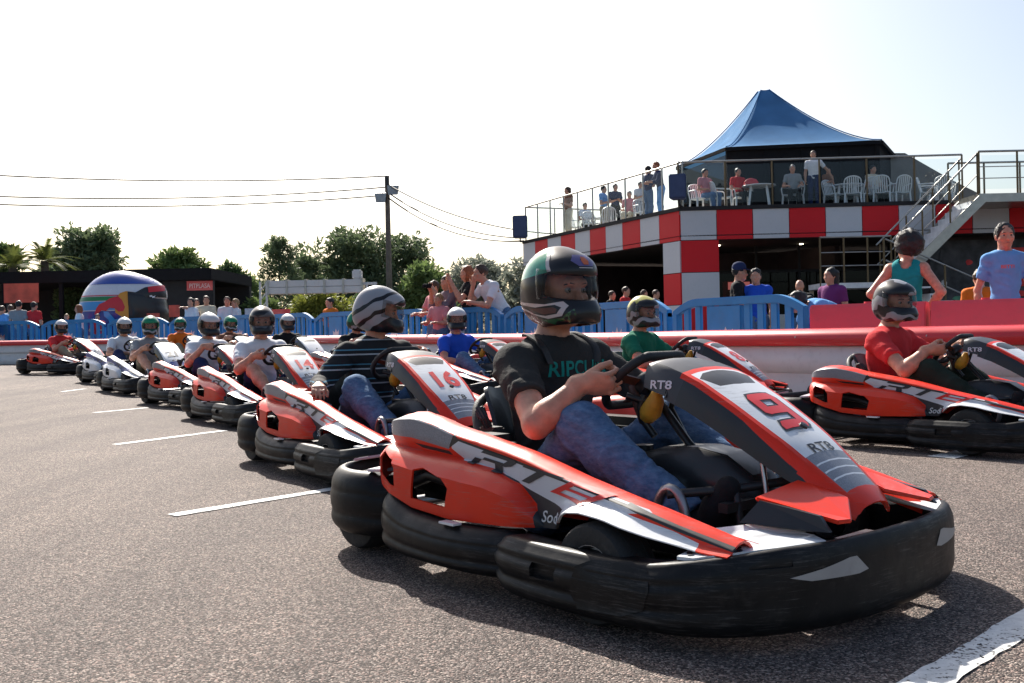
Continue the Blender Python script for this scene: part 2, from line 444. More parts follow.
def J_stand(h=1.72, pose='down', yaw=0, pitch=0, lean=0, w=1.0):
    s = h / 1.72
    J = dict(pel=A(0, 0, .95), neck=A(.0, 0, 1.43), hc=A(.03, 0, 1.60), an=[A(-.01, -.1, .08), A(.02, .1, .08)], kn=[A(.03, -.1, .5), A(.05, .1, .5)],
             hip=[A(0, -.09, .92), A(0, .09, .92)], sh=[A(0, -.175 * w, 1.38), A(0, .175 * w, 1.38)], el=[A(-.03, -.235, 1.1), A(-.03, .235, 1.1)], wr=[A(.06, -.235, .86), A(.06, .235, .86)], hand=[None, None])
    if lean:
        c, sn = math.cos(lean), math.sin(lean)
        def rt(p): d = p - J['pel']; return J['pel'] + A(d[0] * c + d[2] * sn, d[1], -d[0] * sn + d[2] * c)
        for k in ('neck', 'hc'): J[k] = rt(J[k])
        J['hc'] = J['hc'] + A(-.02, 0, .03); J['sh'] = [rt(p) for p in J['sh']]; J['el'] = [rt(p) for p in J['el']]; J['wr'] = [rt(p) for p in J['wr']]
    def arm(i, e, w_, hd=None):
        sg = -1 if i == 0 else 1; J['el'][i] = J['sh'][i] + A(e[0], e[1] * sg, e[2]); J['wr'][i] = J['sh'][i] + A(w_[0], w_[1] * sg, w_[2]); J['hand'][i] = hd
    if pose == 'camera':
        for i in (0, 1): arm(i, (.2, .06, -.2), (.3, -.11, .08))
    elif pose == 'point': arm(0, (.16, .22, .0), (.34, .4, .03))
    elif pose == 'cross':
        for i in (0, 1): arm(i, (.02, .07, -.29), (.2, -.14, -.22))
    elif pose == 'rail':
        for i in (0, 1): arm(i, (.12, .08, -.27), (.34, -.02, -.26))
    elif pose == 'chin':
        arm(0, (.2, .02, -.22), (.2, -.1, .02)); arm(1, (.14, .06, -.28), (.3, -.2, -.22))
    elif pose == 'hips':
        for i in (0, 1): arm(i, (-.1, .18, -.25), (.05, .02, -.42))
    elif pose == 'brace':
        arm(0, (.05, .1, -.29), (.12, .1, -.55)); arm(1, (.05, .1, -.29), (.12, .1, -.55))
    elif pose == 'back':
        arm(1, (-.12, .2, -.22), (-.22, .32, -.42))
    elif pose == 'sit':
        J['pel'] = A(0, 0, .52); dz = -.40
        for k in ('neck', 'hc'): J[k] = J[k] + A(-.06, 0, dz)
        J['sh'] = [p + A(-.05, 0, dz) for p in J['sh']]; J['hip'] = [A(.03, -.09, .5), A(.03, .09, .5)]; J['kn'] = [A(.45, -.12, .5), A(.45, .12, .5)]; J['an'] = [A(.45, -.11, .08), A(.42, .11, .08)]
        for i in (0, 1): arm(i, (.03, .09, -.28), (.26, .0, -.3))
    for k, v in J.items():
        if k == 'hand': continue
        J[k] = [p * s for p in v] if isinstance(v, list) else v * s
    J['R'] = headR(yaw, pitch); J['s'] = s; return J

def bounds(J, keys, pad):
    P = []
    for k in keys: P += J[k] if isinstance(J[k], list) else [J[k]]
    P = np.array(P); return P.min(0) - pad, P.max(0) + pad
def torso(F, J, o, k=.04, w=1.0, belly=0):
    s = J['s']; T = frame(J['neck'] - J['pel'], J['sh'][1] - J['sh'][0]); p, n = J['pel'], J['neck']; d = n - p
    F.ell(p + d * .02, A(.105, .155, .13) * s * A(1, w, 1) + o, T, k)
    F.ell(p + d * .36 + T[:, 0] * (.01 + belly * .4), A(.1 + belly, .138, .17) * s * A(1, w, 1) + o, T, k)
    F.ell(p + d * .70 + T[:, 0] * .005, A(.113, .155, .2) * s * A(1, w, 1) + o, T, k)
    F.cap(J['sh'][0] * .75 + J['sh'][1] * .25 + d * .02, .062 * s + o, J['sh'][1] * .75 + J['sh'][0] * .25 + d * .02, .062 * s + o, k)
def arms(F, J, o, upto=2.0, k=.02, thick=1.0):
    s = J['s']
    for i in (0, 1):
        a, e, w = J['sh'][i], J['el'][i], J['wr'][i]
        F.ell(a, A(.062, .062, .066) * s * thick + o, None, .03)
        f = min(upto, 1.0); q = a + (e - a) * f; cl = None
        if upto < 1: cl = (q, nrm(e - a)); q = a + (e - a) * (f + .15)
        F.cap(a, .054 * s * thick + o, q, (.054 - .012 * f) * s * thick + o, k, cl)
        if upto > 1:
            f = upto - 1; q = e + (w - e) * f
            m = e + (w - e) * .28
            if f > .3: F.cap(e, .041 * s * thick + o, m, .043 * s * thick + o, k); F.cap(m, .043 * s * thick + o, q, (.029 if f > .8 else .036) * s * thick + o, k)
            else: F.cap(e, .041 * s * thick + o, q, .041 * s * thick + o, k)
def hands(F, J, curl=.5):
    s = J['s']
    for i in (0, 1):
        w, e = J['wr'][i], J['el'][i]
        if J['hand'][i] is not None: d, n, cu = J['hand'][i]
        else:
            d = nrm(w - e); n = nrm(np.cross(d, A(1, 0, 0.2)) * (-1 if i == 0 else 1))
            if abs(d[2]) < .6: n = A(0, 0, -1.)
            n = nrm(n - d * np.dot(n, d)); cu = (curl, curl, curl * .7)
        l = np.cross(d, n) * (1 if i == 0 else -1)
        F.cap(w - d * .02 * s, .027 * s, w + d * .02 * s, .027 * s, .015)
        Rm = np.stack([d, l, n], 1); F.ell(w + d * .05 * s, A(.056, .041, .019) * s, Rm, .012)
        for off, sc in ((.030, .92), (.010, 1.0), (-.010, .95), (-.029, .76)):
            p = w + (d * (.088 if off < .03 else .085) + l * off - n * .002) * s; a = .06
            F.cap(w + (d * .05 + l * off * .8) * s, .0100 * s, p, .0096 * s, .004)
            for j, L in enumerate((.044, .027, .021)):
                a += cu[j]; q = p + (d * math.cos(a) + n * math.sin(a)) * L * sc * s
                F.cap(p, (.0090 - .0008 * j) * s, q, (.0083 - .0008 * j) * s, .002); F.ell(p, A(.0096, .0096, .0096) * s * (1 - .07 * j), None, .003); p = q
        p = w + (d * .025 + l * .03 + n * .008) * s; q = p + nrm(d * .8 + l * .35 + n * .5) * .042 * s
        F.cap(p, .0125 * s, q, .0112 * s, .008); r = q + nrm(d * .75 + l * .1 + n * .6) * .032 * s; F.cap(q, .0108 * s, r, .009 * s, .004)
def head(F, J):
    s = J['s'] * .97; R = J['R']; c = J['hc']
    def P(x, y, z): return c + R @ (A(x, y, z) * s)
    F.cap(J['neck'] + A(-.01, 0, -.05) * s, .062 * s, c + R @ A(-.02, 0, -.06) * s, .055 * s, .03)
    F.ell(P(-.005, 0, .025), A(.1, .076, .098) * s, R, .02); F.ell(P(.022, 0, -.05), A(.072, .06, .078) * s, R, .03)
    F.ell(P(.06, 0, -.098), A(.028, .03, .022) * s, R, .02)
    F.cap(P(.095, 0, .005), .009 * s, P(.112, 0, -.033), .014 * s, .012); F.ell(P(.1, 0, -.04), A(.014, .019, .01) * s, R, .008)
    F.cap(P(.088, -.035, .03), .012 * s, P(.088, .035, .03), .012 * s, .02)
    F.cap(P(.088, -.018, -.068), .010 * s, P(.088, .018, -.068), .010 * s, .008)
    for sg in (-1, 1):
        F.ell(P(.097, .033 * sg, .006), A(.014, .018, .012) * s, R, .004, op='sub')
        F.ell(P(-.008, .078 * sg, -.008), A(.02, .011, .032) * s, R, .008); F.ell(P(.06, .045 * sg, -.025), A(.03, .024, .022) * s, R, .02)
def legs(F, J, o, upto=2.0, k=.03, cut_=False):
    s = J['s']
    for i in (0, 1):
        h, kn, an = J['hip'][i], J['kn'][i], J['an'][i]
        q = h + (kn - h) * min(upto, 1)
        F.cap(h, .088 * s + o, q, (.088 - .03 * min(upto, 1)) * s + o, k, None if upto >= 1 else (q, nrm(kn - h)))
        if upto > 1:
            f = upto - 1; m = kn + (an - kn) * .3; q = kn + (an - kn) * f
            F.cap(kn, .057 * s + o, m + nrm(A(-1, 0, 0)) * .012 * s, .057 * s + o, k); F.cap(m + A(-.012, 0, 0) * s, .057 * s + o, q, (.057 - .019 * f) * s + o * (1.4 if o else 1), k, (q, nrm(an - kn)) if o else None)
def foot(F, J, o, k=.012, only=None):
    s = J['s']
    for i in ((0, 1) if only is None else (only,)):
        an, kn = J['an'][i], J['kn'][i]; dn = nrm(an - kn); fw = J.get('toe', [None, None])[i]
        if fw is None: fw = nrm(A(1, -.15 if i == 0 else .15, 0))
        up = -dn if abs(np.dot(dn, fw)) < .8 else A(0, 0, 1)
        F.cap(an - up * .035 * s - fw * .04 * s, .036 * s + o, an - up * .045 * s + fw * .09 * s, .036 * s + o, k); F.cap(an - up * .045 * s + fw * .09 * s, .036 * s + o, an - up * .052 * s + fw * .16 * s, .026 * s + o, k)
        F.cap(an, .04 * s + o, an - up * .03 * s, .04 * s + o, k)

ALLK = ('pel', 'neck', 'hc', 'an', 'kn', 'sh', 'el', 'wr')
def body_mesh(J, h, m, w=1.0, thick=1.0):
    lo, hi = bounds(J, ALLK, .26); F = Field(lo, hi, h)
    torso(F, J, 0, w=w); legs(F, J, 0); foot(F, J, 0); arms(F, J, 0, thick=thick); hands(F, J); head(F, J)
    return F.mesh('person', m)
def shirt_mesh(J, h, m, sleeve=.62, hem=-.08, w=1.0, belly=0, seed=1, o=.013, tank=False, amp=.0035, thick=1.0):
    lo, hi = bounds(J, ('pel', 'neck', 'sh', 'el', 'wr'), .26); F = Field(lo, hi, h); torso(F, J, o, w=w, belly=belly)
    if not tank: arms(F, J, o + .001, sleeve, thick=thick)
    F.wrinkle(amp, 14, seed)
    if h < .017:
        up = nrm(J['neck'] - J['pel']); md = (J['neck'] + J['pel']) / 2
        F.crease([(J['sh'][0] - up * .06, .04, (.3, .5, 1)), (J['sh'][1] - up * .06, .04, (.3, -.5, 1)), (md + A(.1, 0, 0), .08, (0, .6, 1)), (md - up * .1 + A(.08, 0, 0), .08, (0, -.3, 1)), ((J['sh'][0] + J['el'][0]) / 2, .03, J['el'][0] - J['sh'][0]), ((J['sh'][1] + J['el'][1]) / 2, .03, J['el'][1] - J['sh'][1])], 8, .010, max(.009, h * 1.1), seed)
    d = J['neck'] - J['pel']; u = nrm(d); F.plane(J['pel'] + u * hem * J['s'], -u)
    T = frame(d, J['sh'][1] - J['sh'][0]); s = J['s']
    F.cap(J['neck'] + A(-.01, 0, -.02) * s, .066 * s, J['hc'], .066 * s, .005, op='sub')
    if tank:
        for i in (0, 1): F.ell(J['sh'][i] + (J['sh'][i] - J['sh'][1 - i]) * .12, A(.09, .075, .14) * s, T, .01, op='sub')
        F.ell(J['neck'] - u * .01, A(.11, .085, .09) * s, T, .01, op='sub')
    return F.mesh('shirt', m)
def trouser_mesh(J, h, m, upto=1.93, w=1.0, seed=3, o=.014, amp=.004):
    lo, hi = bounds(J, ('pel', 'kn', 'an', 'hip'), .24); F = Field(lo, hi, h); legs(F, J, o, upto)
    s = J['s']; T = frame(J['neck'] - J['pel'], J['sh'][1] - J['sh'][0]); d = J['neck'] - J['pel']
    F.ell(J['pel'] + d * .02, A(.105, .155, .13) * s * A(1, w, 1) + o, T, .03, (J['pel'] + d * .14, nrm(d))); F.wrinkle(amp, 16, seed)
    if h < .013:
        for i in (0, 1):
            a_, k_, n_ = J['hip'][i], J['kn'][i], J['an'][i]; F.crease([(k_ - A(.03, 0, .05), .035, k_ - a_), (a_ * .6 + k_ * .4, .06, (k_ - a_) + A(0, .2, 0)), (k_ * .45 + n_ * .55, .05, n_ - k_), (n_ * .85 + k_ * .15, .03, n_ - k_), (a_, .06, k_ - a_)], 9, .015, max(.010, h * 1.2), seed + i)
    return F.mesh('trousers', m)
def shoe_mesh(J, h, m):
    r = []
    for i in (0, 1):
        q = J['an'][i]; F = Field(q - .26, q + .26, h); foot(F, J, .008, only=i); r.append(F.mesh('shoe', m))
    return r
def hair_mesh(J, h, m, style, seed=0):
    c, R, s = J['hc'], J['R'], J['s'] * .97
    def P(x, y, z): return c + R @ (A(x, y, z) * s)
    F = Field(c - .42 * s, c + .3 * s, h)
    if style == 'afro':
        F.ell(P(-.035, 0, .05), A(.155, .15, .15) * s, R); F.wrinkle(.010, 22, seed)
        F.ell(P(.14, 0, -.05), A(.115, .1, .13) * s, R, .01, op='sub')
    else:
        F.ell(P(-.014, 0, .035), A(.107, .087, .104) * s, R, .01)
        if style == 'long':
            F.cap(P(-.05, -.03, .03), .075 * s, P(-.07, -.02, -.3), .045 * s, .02); F.cap(P(-.05, .03, .03), .075 * s, P(-.07, .02, -.3), .045 * s, .02)
        if style == 'bob': F.ell(P(-.03, 0, -.03), A(.1, .1, .13) * s, R, .02)
        F.wrinkle(.007, 50, seed)
        F.ell(P(.105, 0, -.035), A(.085, .1, .105) * s, R, .01, op='sub')
        if style == 'short': F.plane(P(-.04, 0, -.06), -(R @ nrm(A(.35, 0, 1))))
    return F.mesh('hair', m)
def face_bits(o, J, brow='black', fine=True):
    c, R, s = J['hc'], J['R'], J['s'] * .97
    def P(x, y, z): return V(c + R @ (A(x, y, z) * s))
    for sg in (-1, 1):
        e = bpy.data.meshes.get('eye') or MB().lathe([(0, -.0118)] + [(.0118 * math.cos(a), .0118 * math.sin(a)) for a in np.linspace(-1.4, 1.4, 9)] + [(0, .0118)], 14).me('eye', M_EYE, 180)
        eo = ob('eye', e, o, P(.0825, .033 * sg, .004)); eo.rotation_euler = Matrix(R).to_euler(); eo.scale = (s, s, s)
        ir = bpy.data.meshes.get('iris') or MB().lathe([(0, .0022), (.004, .0018), (.0068, 0), (.004, -.001)], 12, axis='x').me('iris', M_IRIS, 180)
        ob('iris', ir, eo, (.0105, 0, .0))
    b = MB()
    for sg in (-1, 1):
        b.tube([P(.099, .014 * sg, .026), P(.0975, .034 * sg, .029), P(.087, .054 * sg, .022)], [.0034 * s, .0040 * s, .0018 * s], 6)
    b.ob('eyebrows', HAIRS[brow], o, 180)
    if fine: MB().tube([P(.094, -.022, -.07), P(.1, 0, -.067), P(.094, .022, -.07)], [.002 * s, .006 * s, .002 * s], 6).ob('lips', M_LIP, o, 180)
def cap_mesh(J, m):
    c, R, s = J['hc'], J['R'], J['s']
    b = MB(); n = 16
    secs = []
    for r, z in ((.104, .0), (.106, .03), (.098, .075), (.07, .11), (.03, .125)):
        secs.append([V(c + R @ (A(r * math.cos(a) * 1.02 - .01, r * .82 * math.sin(a), z + .045) * s)) for a in np.linspace(0, 2 * math.pi, n, endpoint=False)])
    b.loft(secs)
    br = [V(c + R @ (A(.08 + .1 * math.cos(a), .075 * math.sin(a), .052 - .02 * math.cos(a)) * s)) for a in np.linspace(-1.5, 1.5, 9)]
    b.prism(br, V(R @ A(0, 0, .008))); return b.me('cap', m, 50)

N_PEOPLE = 0
def person(label, loc, face, h=1.72, pose='down', shirt='white', pants='denim', hair='brown', style='short', vox=.02, yaw=0, pitch=0, lean=0, sleeve=.62, w=1.0,
           belly=0, group=None, shorts=False, thick=1.0, tank=False, cap=None, skin=None, eyes=False, camera=False):
    """a standing or sitting spectator; face = heading in degrees, 0 = towards the viewer, + = viewer's right"""
    global N_PEOPLE; N_PEOPLE += 1
    J = J_stand(h, pose, R_(yaw), R_(pitch), R_(lean), w)
    o = ob('person', body_mesh(J, vox * .75, skin or (M_SKIN if N_PEOPLE % 2 else M_SKIN2), w, thick), None, loc, (0, 0, R_(face - 90)))
    tag(o, label, 'person', group)
    ob('shirt', shirt_mesh(J, vox, CL[shirt], sleeve, w=w, belly=belly, seed=N_PEOPLE, tank=tank, amp=.004, thick=thick), o)
    ob('trousers', trouser_mesh(J, vox, M_DENIM if pants == 'denim' else CL[pants], .85 if shorts else 1.93, w, seed=N_PEOPLE), o)
    for sh in shoe_mesh(J, vox * .8, CL['black']): ob('shoe', sh, o)
    if style != 'bald': ob('hair', hair_mesh(J, vox * .75, HAIRS[hair], style, N_PEOPLE), o)
    if style != 'bald' and vox <= .016:   # loose locks over the hair mass
        hm = o.children[-1].data; r = np.random.RandomState(N_PEOPLE); n_ = len(hm.vertices); pick = r.choice(n_, min(n_, 900)); b = MB(); big = .055 if style == 'afro' else .035
        for i_ in pick:
            p = hm.vertices[i_].co; nn = hm.vertices[i_].normal
            if nn.x > .75 and style != 'afro': continue
            t_ = V(r.normal(size=3)); t_ = (t_ - nn * t_.dot(nn) * .7 + nn * (.5 if style == 'afro' else .1) + V((0, 0, -.6 if style != 'afro' else 0))).normalized(); s_ = t_.cross(nn).normalized() * .003; L_ = big * r.uniform(.4, 1)
            b.raw([p - s_, p + s_, p + t_ * L_ * .6 + nn * .006 + s_ * .8, p + t_ * L_], [(0, 1, 2, 3)])
        ob('loose_hair', b.me('locks', HAIRS[hair], None, 0, False), o)
    if cap: ob('cap', cap_mesh(J, CL[cap]), o)
    if eyes: face_bits(o, J, hair if hair != 'fair' else 'brown')
    if camera:
        p = (J['wr'][0] + J['wr'][1]) / 2 + A(.07, 0, .08)
        b = MB().box(V(p) - V((.03, .06, .035)), V(p) + V((.03, .06, .04))); b.tube([V(p) + V((.03, 0, 0)), V(p) + V((.1, 0, 0))], .033, 12)
        co = b.ob('camera', CL['black'], None, 40, .006, loc, (0, 0, R_(face - 90))); tag(co, 'black camera held up by the person in a checked shirt', 'camera')
    return o

# ------------------------------------------------------------------ full-face helmet (head frame: x ahead, z up)
def helmet_meshes():
    F = Field(A(-.2, -.17, -.18), A(.24, .17, .2), .0055)
    F.ell(A(-.012, 0, .018), A(.152, .124, .146), None, .01); F.ell(A(.04, 0, -.07), A(.118, .106, .085), None, .03)
    F.cap(A(.105, -.03, -.085), .052, A(.105, .03, -.085), .052, .03); F.ell(A(.05, 0, .07), A(.1, .1, .07), None, .02)
    F.ell(A(-.09, 0, -.03), A(.075, .09, .09), None, .03)
    F.ell(A(-.012, 0, -.002), A(.124, .1, .128), None, .01, op='sub'); F.ell(A(.035, 0, -.085), A(.105, .082, .09), None, .01, op='sub')
    F.plane(A(0, 0, -.128), nrm(A(.12, 0, -1)))
    X, Y, Z = F.ax[0][:, None, None], F.ax[1][None, :, None], F.ax[2][None, None, :]
    bx = np.maximum(np.maximum(np.abs(Z - .016 + .12 * (X - .1)) - .041 + .9 * np.maximum(0, np.abs(Y) - .075) ** 1.5, .012 - X + np.abs(Y) * .25), np.abs(Y) - .2)
    F.D = np.maximum(F.D, -bx)
    shell = F.mesh('helmet', M_BLK)
    v = MB(); secs = []
    for z in np.linspace(-.046, .06, 8):
        s = math.sqrt(max(.02, 1 - ((z - .01) / .165) ** 2)); row = []
        for a in np.linspace(-1.38, 1.38, 25): row.append(V((-.012 + (.160 * s + (.008 if z < 0 else 0)) * math.cos(a), .1285 * s * math.sin(a), z + .012 - .12 * (.15 * math.cos(a) - .1))))
        secs.append(row)
    v.loft(secs, closed=False)
    visor = evaluated(v.me('visor', None, 180), [('SOLIDIFY', dict(thickness=.002))])
    rim = MB(); e = []
    top = secs[-1]; bot = secs[0]; side = [s[0] for s in secs]; side2 = [s[-1] for s in secs]
    rim.tube([p * 1.004 for p in side[::1] + top[1:]] + [p * 1.004 for p in side2[::-1]] + [p * 1.004 for p in bot[::-1]], .004, 6)
    return shell, visor, rim.me('visor_seal', M_BLK, 180)
def helmet_mat(name, cols, ps, sx=.8, sy=0, noise=.02):
    """painted bands that sweep over the shell; cols/ps = colours and where each starts"""
    m = bpy.data.materials.new(name); m.use_nodes = True; nt = m.node_tree; N = nt.nodes; L = nt.links; b = N['Principled BSDF']
    b.inputs['Roughness'].default_value = .28; b.inputs['Coat Weight'].default_value = .12; b.inputs['Specular IOR Level'].default_value = .35; b.inputs['Coat Roughness'].default_value = .05
    tc = N.new('ShaderNodeTexCoord'); dt = N.new('ShaderNodeVectorMath'); dt.operation = 'DOT_PRODUCT'; dt.inputs[1].default_value = (sx * 2.5, sy * 2.5, 2.5)
    n = N.new('ShaderNodeTexNoise'); n.inputs['Scale'].default_value = 9; n.inputs['Detail'].default_value = 1
    L.new(tc.outputs['Object'], n.inputs['Vector']); L.new(tc.outputs['Object'], dt.inputs[0])
    a = N.new('ShaderNodeMath'); a.operation = 'MULTIPLY_ADD'; a.inputs[1].default_value = noise * 12; L.new(n.outputs['Fac'], a.inputs[0]); L.new(dt.outputs['Value'], a.inputs[2])
    o = N.new('ShaderNodeMath'); o.operation = 'ADD'; o.inputs[1].default_value = .5 - noise * 6; L.new(a.outputs[0], o.inputs[0])
    r = N.new('ShaderNodeValToRGB'); r.color_ramp.interpolation = 'CONSTANT'; e = r.color_ramp.elements
    e[0].position = 0; e[0].color = (*cols[0], 1); e[1].position = ps[0]; e[1].color = (*cols[1], 1)
    for c, p in zip(cols[2:], ps[1:]): q = e.new(p); q.color = (*c, 1)
    L.new(o.outputs[0], r.inputs['Fac']); L.new(r.outputs['Color'], b.inputs['Base Color']); return m
SIL = (.27, .28, .30); BK = (.012, .012, .014); GR = (.0, .21, .10); DG = (.01, .06, .035); WH = (.55, .56, .57); BR = (.06, .02, .018)
H_HERO = helmet_mat('helmet black and green', [BK, DG, BR, BK], [.1, .16, .26], .25, noise=.012)
SILW = (.30, .31, .33)
H_SILV = helmet_mat('helmet silver swirl', [BK, SILW, BK, SILW, BK, SILW], [.24, .38, .46, .62, .69], -.75, .2, .012)
H_WHT = helmet_mat('helmet white crown', [BK, DG, SIL, BK, WH, BK], [.16, .24, .3, .74, .95], .35, noise=.02)
H_DARK = helmet_mat('helmet graphite', [BK, (.1, .1, .1), BK, (.09, .095, .1), BK], [.2, .3, .6, .85], .5, noise=.02)
H_GRN = helmet_mat('helmet green crown', [BK, SIL, DG, GR, BK, GR], [.2, .28, .5, .78, .84], -.3, .2, .03)
H_GOLD = helmet_mat('helmet silver and lime', [BK, SIL, BK, SIL, BK, (.45, .42, .09)], [.16, .28, .36, .5, .72], -.45, .1, .03)
M_VIS = glassy('tinted visor', (.84, .83, .82))
M_VISD = glassy('dark visor', (.4, .4, .4))
HS, HV, HSEAL = helmet_meshes()
def put_helmet(parent, J, m, yaw=None, vis=None, up=.0):
    o = ob('helmet', HS, parent, V(J['hc'] + A(0, 0, up)), Matrix(J['R']).to_euler())
    o.material_slots[0].link = 'OBJECT'; o.material_slots[0].material = m
    vs = HV if HV.materials else (slots(HV, M_VIS) or HV)
    o.scale = (.96, .96, .96)
    v = ob('visor', vs, o)
    if vis: v.material_slots[0].link = 'OBJECT'; v.material_slots[0].material = vis
    return o
# ================================================================== the kart (x ahead, y left, z up, metres)
def bumper(name, path, prof, parent, m, holes=(), n=5, extra=None):
    P = catmull(path, n); b = MB(); secs = []
    P = [np.array(p) for p in P]; N = len(P)
    for i, p in enumerate(P):
        t = nrm((P[min(i + 1, N - 1)] - P[max(i - 1, 0)])[:2]); nn = A(t[1], -t[0])   # outward = right of travel
        secs.append([V((p[0] + nn[0] * o, p[1] + nn[1] * o, z)) for o, z in prof(i / (N - 1), p)])
    b.loft(secs); me = b.me(name, m, 180)
    me = evaluated(me, [('SUBSURF', dict(levels=1, render_levels=1))])
    if holes: me = cut(me, holes)
    fix(me, 42)
    return ob(name, me, parent)
def ribbed(zb, zt, t, bulge=.010, g=.005):
    h = zt - zb; T = t
    return [(-T * .8, zb + .012), (-.03, zb - .0), (-.008, zb + .012), (bulge * .6, zb + .07 * h + .014), (bulge, zb + .2 * h), (bulge, zb + .27 * h), (bulge - g, zb + .31 * h), (bulge - g, zb + .36 * h), (bulge, zb + .40 * h), (bulge * 1.2, zb + .5 * h), (bulge * 1.1, zb + .62 * h),
            (bulge - g * .9, zb + .66 * h), (bulge - g * .9, zb + .70 * h), (bulge * .7, zb + .74 * h), (0, zt - .03), (-.02, zt - .004), (-.045, zt), (-T + .012, zt - .006), (-T, zt - .03), (-T, zb + .04)]
def bx(lo, hi, rz=0, c=(0, 0, 0)): return MB().box(lo, hi, 0, Matrix.Translation(c) @ Matrix.Rotation(rz, 4, 'Z')).me('cutter', None, None)

RIDGE = [(-.58, .43), (-.54, .462), (-.48, .484), (-.42, .494), (-.34, .499), (-.25, .486), (-.16, .464), (.0, .438), (.17, .408), (.38, .358), (.65, .304), (.865, .252), (.96, .228)]
BOT = [(-.58, .29), (-.5, .268), (-.43, .252), (-.28, .212), (-.09, .198), (.14, .206), (.30, .212), (.335, .24), (.38, .272), (.46, .284), (.54, .276), (.66, .248), (.8, .224), (.96, .214)]
def side_pod(parent, sg):
    xs = sorted(set(list(np.linspace(-.58, -.4, 8)) + list(np.linspace(-.4, .3, 30)) + list(np.linspace(.3, .865, 26))))
    secs = []
    for x in xs:
        rz = float(interp(x, RIDGE)); zb = float(interp(x, BOT))
        ry = float(interp(x, [(-.58, .36), (-.5, .42), (-.42, .462), (-.3, .482), (.2, .475), (.6, .485), (.96, .46)]))
        sh = float(interp(x, [(-.58, .40), (-.555, .45), (-.52, .495), (-.47, .525), (-.4, .54), (-.1, .535), (.1, .524), (.35, .53), (.6, .54), (.96, .50)]))   # outer wall
        gz = float(interp(x, [(-.58, .38), (-.5, .392), (-.1, .372), (.06, .352), (.15, .325), (.22, .27), (.245, .215), (.3, .215)]))  # top of the red bulge
        bu = float(interp(x, [(-.58, .02), (-.5, .05), (-.4, .06), (0, .066), (.12, .064), (.19, .05), (.225, .026), (.243, 0), (1, 0)]))
        gd = float(interp(x, [(-.58, .004), (-.5, .014), (-.2, .014), (.02, .006), (.1, 0), (1, 0)]))  # groove over the bulge
        fl = float(interp(x, [(.3, 0), (.36, .045), (.46, .07), (.58, .06), (.75, .03), (.96, .01)])) if x > .3 else 0.
        th = max(.02, rz - zb); P = []
        inn = ry - .045
        P += [(inn - .03, zb + .05 * th), (inn - .02, zb + .45 * th), (inn - .012, rz - .05), (inn + .006, rz - .022), (inn + .02, rz - .008), (ry - .006, rz), (ry + .012, rz - .003)]
        zs = rz + .002
        P += [(ry + (sh - ry) * .45, rz - .006), (ry + (sh - ry) * .75, rz - .013), (ry + (sh - ry) * .93, zs - .018)]
        z1 = max(zb + .003, min(gz, zs - .022))
        for q in (.0, .25, .5, .75, 1.0):
            z = (zs - .022) + (z1 - (zs - .022)) * q
            P.append((sh + (fl * q ** 3) - gd * max(0, q - .6) * 2.5, z))
        for q in (.06, .16, .3, .5, .7, .85, 1.0):
            z = z1 + (zb - z1) * q
            P.append((sh + fl + bu * min(1, (q * 3.2) ** .7) * (1 - .12 * max(0, q - .75) * 4), z))
        secs.append([V((x, sg * y, z)) for y, z in P])
    b = MB(); b.loft(secs, closed=False); me = b.me('side_pod', [M_RED, M_GRY, M_CARB, M_BLK, M_DGRY, M_WHT, M_RED2], None)
    bm = bmesh.new(); bm.from_mesh(me)
    # rear end closed by the first section
    bm.verts.ensure_lookup_table(); n = len(secs[0])
    bm.faces.new([bm.verts[i] for i in range(n)])
    bmesh.ops.recalc_face_normals(bm, faces=bm.faces)
    fo = sum(f.calc_area() * f.normal.y * sg for f in bm.faces)
    if sg * sum((f.normal.y * f.calc_area()) for f in bm.faces if abs(f.calc_center_median().y) > .5) < 0: bmesh.ops.reverse_faces(bm, faces=bm.faces)
    out = lambda f: abs(f.calc_center_median().y) > .43 and f.normal.y * sg > -.1
    face = [(-.13, .445), (-.115, .432), (.2, .375), (.62, .302), (.635, .296), (.56, .288), (.46, .292), (.37, .272), (.325, .245), (.2, .308), (.06, .352), (-.09, .368), (-.145, .40)]
    paint(bm, face, 'y', 1, out)
    paint(bm, [(.05, .352), (.2, .308), (.34, .272), (.33, .235), (.41, .18), (.236, .18), (.225, .272), (.15, .327)], 'y', 4, out)
    paint(bm, [(-.13, .445), (-.115, .432), (.2, .375), (.62, .298), (.62, .293), (.2, .367), (-.11, .424), (-.155, .40), (-.165, .405)], 'y', 3, out)
    paint(bm, [(-.6, .415), (-.5, .42), (-.35, .42), (-.16, .396), (-.135, .44), (-.2, .458), (-.34, .484), (-.44, .484), (-.52, .468), (-.6, .445)], 'y', 2, out)
    paint(bm, [(-.34, .404), (-.16, .39), (-.15, .378), (-.3, .39)], 'y', 3, out)
    paint(bm, [(.33, .235), (.37, .278), (.46, .296), (.56, .292), (.71, .262), (.78, .242), (.80, .2), (.33, .2)], 'y', 5, out)
    paint(bm, [(.56, .314), (.72, .274), (.95, .222), (.95, .214), (.72, .262), (.56, .304)], 'y', 3, out)
    top = lambda f: f.normal.z > .1 and abs(f.calc_center_median().y) < .45
    # windows through the bulge
    for hole in ([(-.475, .372), (-.385, .352), (-.363, .325), (-.362, .268), (-.385, .27), (-.475, .30)], [(-.262, .332), (-.225, .34), (-.12, .318), (-.088, .29), (-.105, .232), (-.275, .242)]):
        paint(bm, hole, 'y', 0, lambda f: abs(f.calc_center_median().y) > .45, delete=True)
    bm.to_mesh(me); bm.free()
    me = evaluated(me, [('SOLIDIFY', dict(thickness=.007, offset=-1, material_offset=0))]); fix(me, 38)
    o = ob('side_pod', me, parent); bv = bvh_of(me)
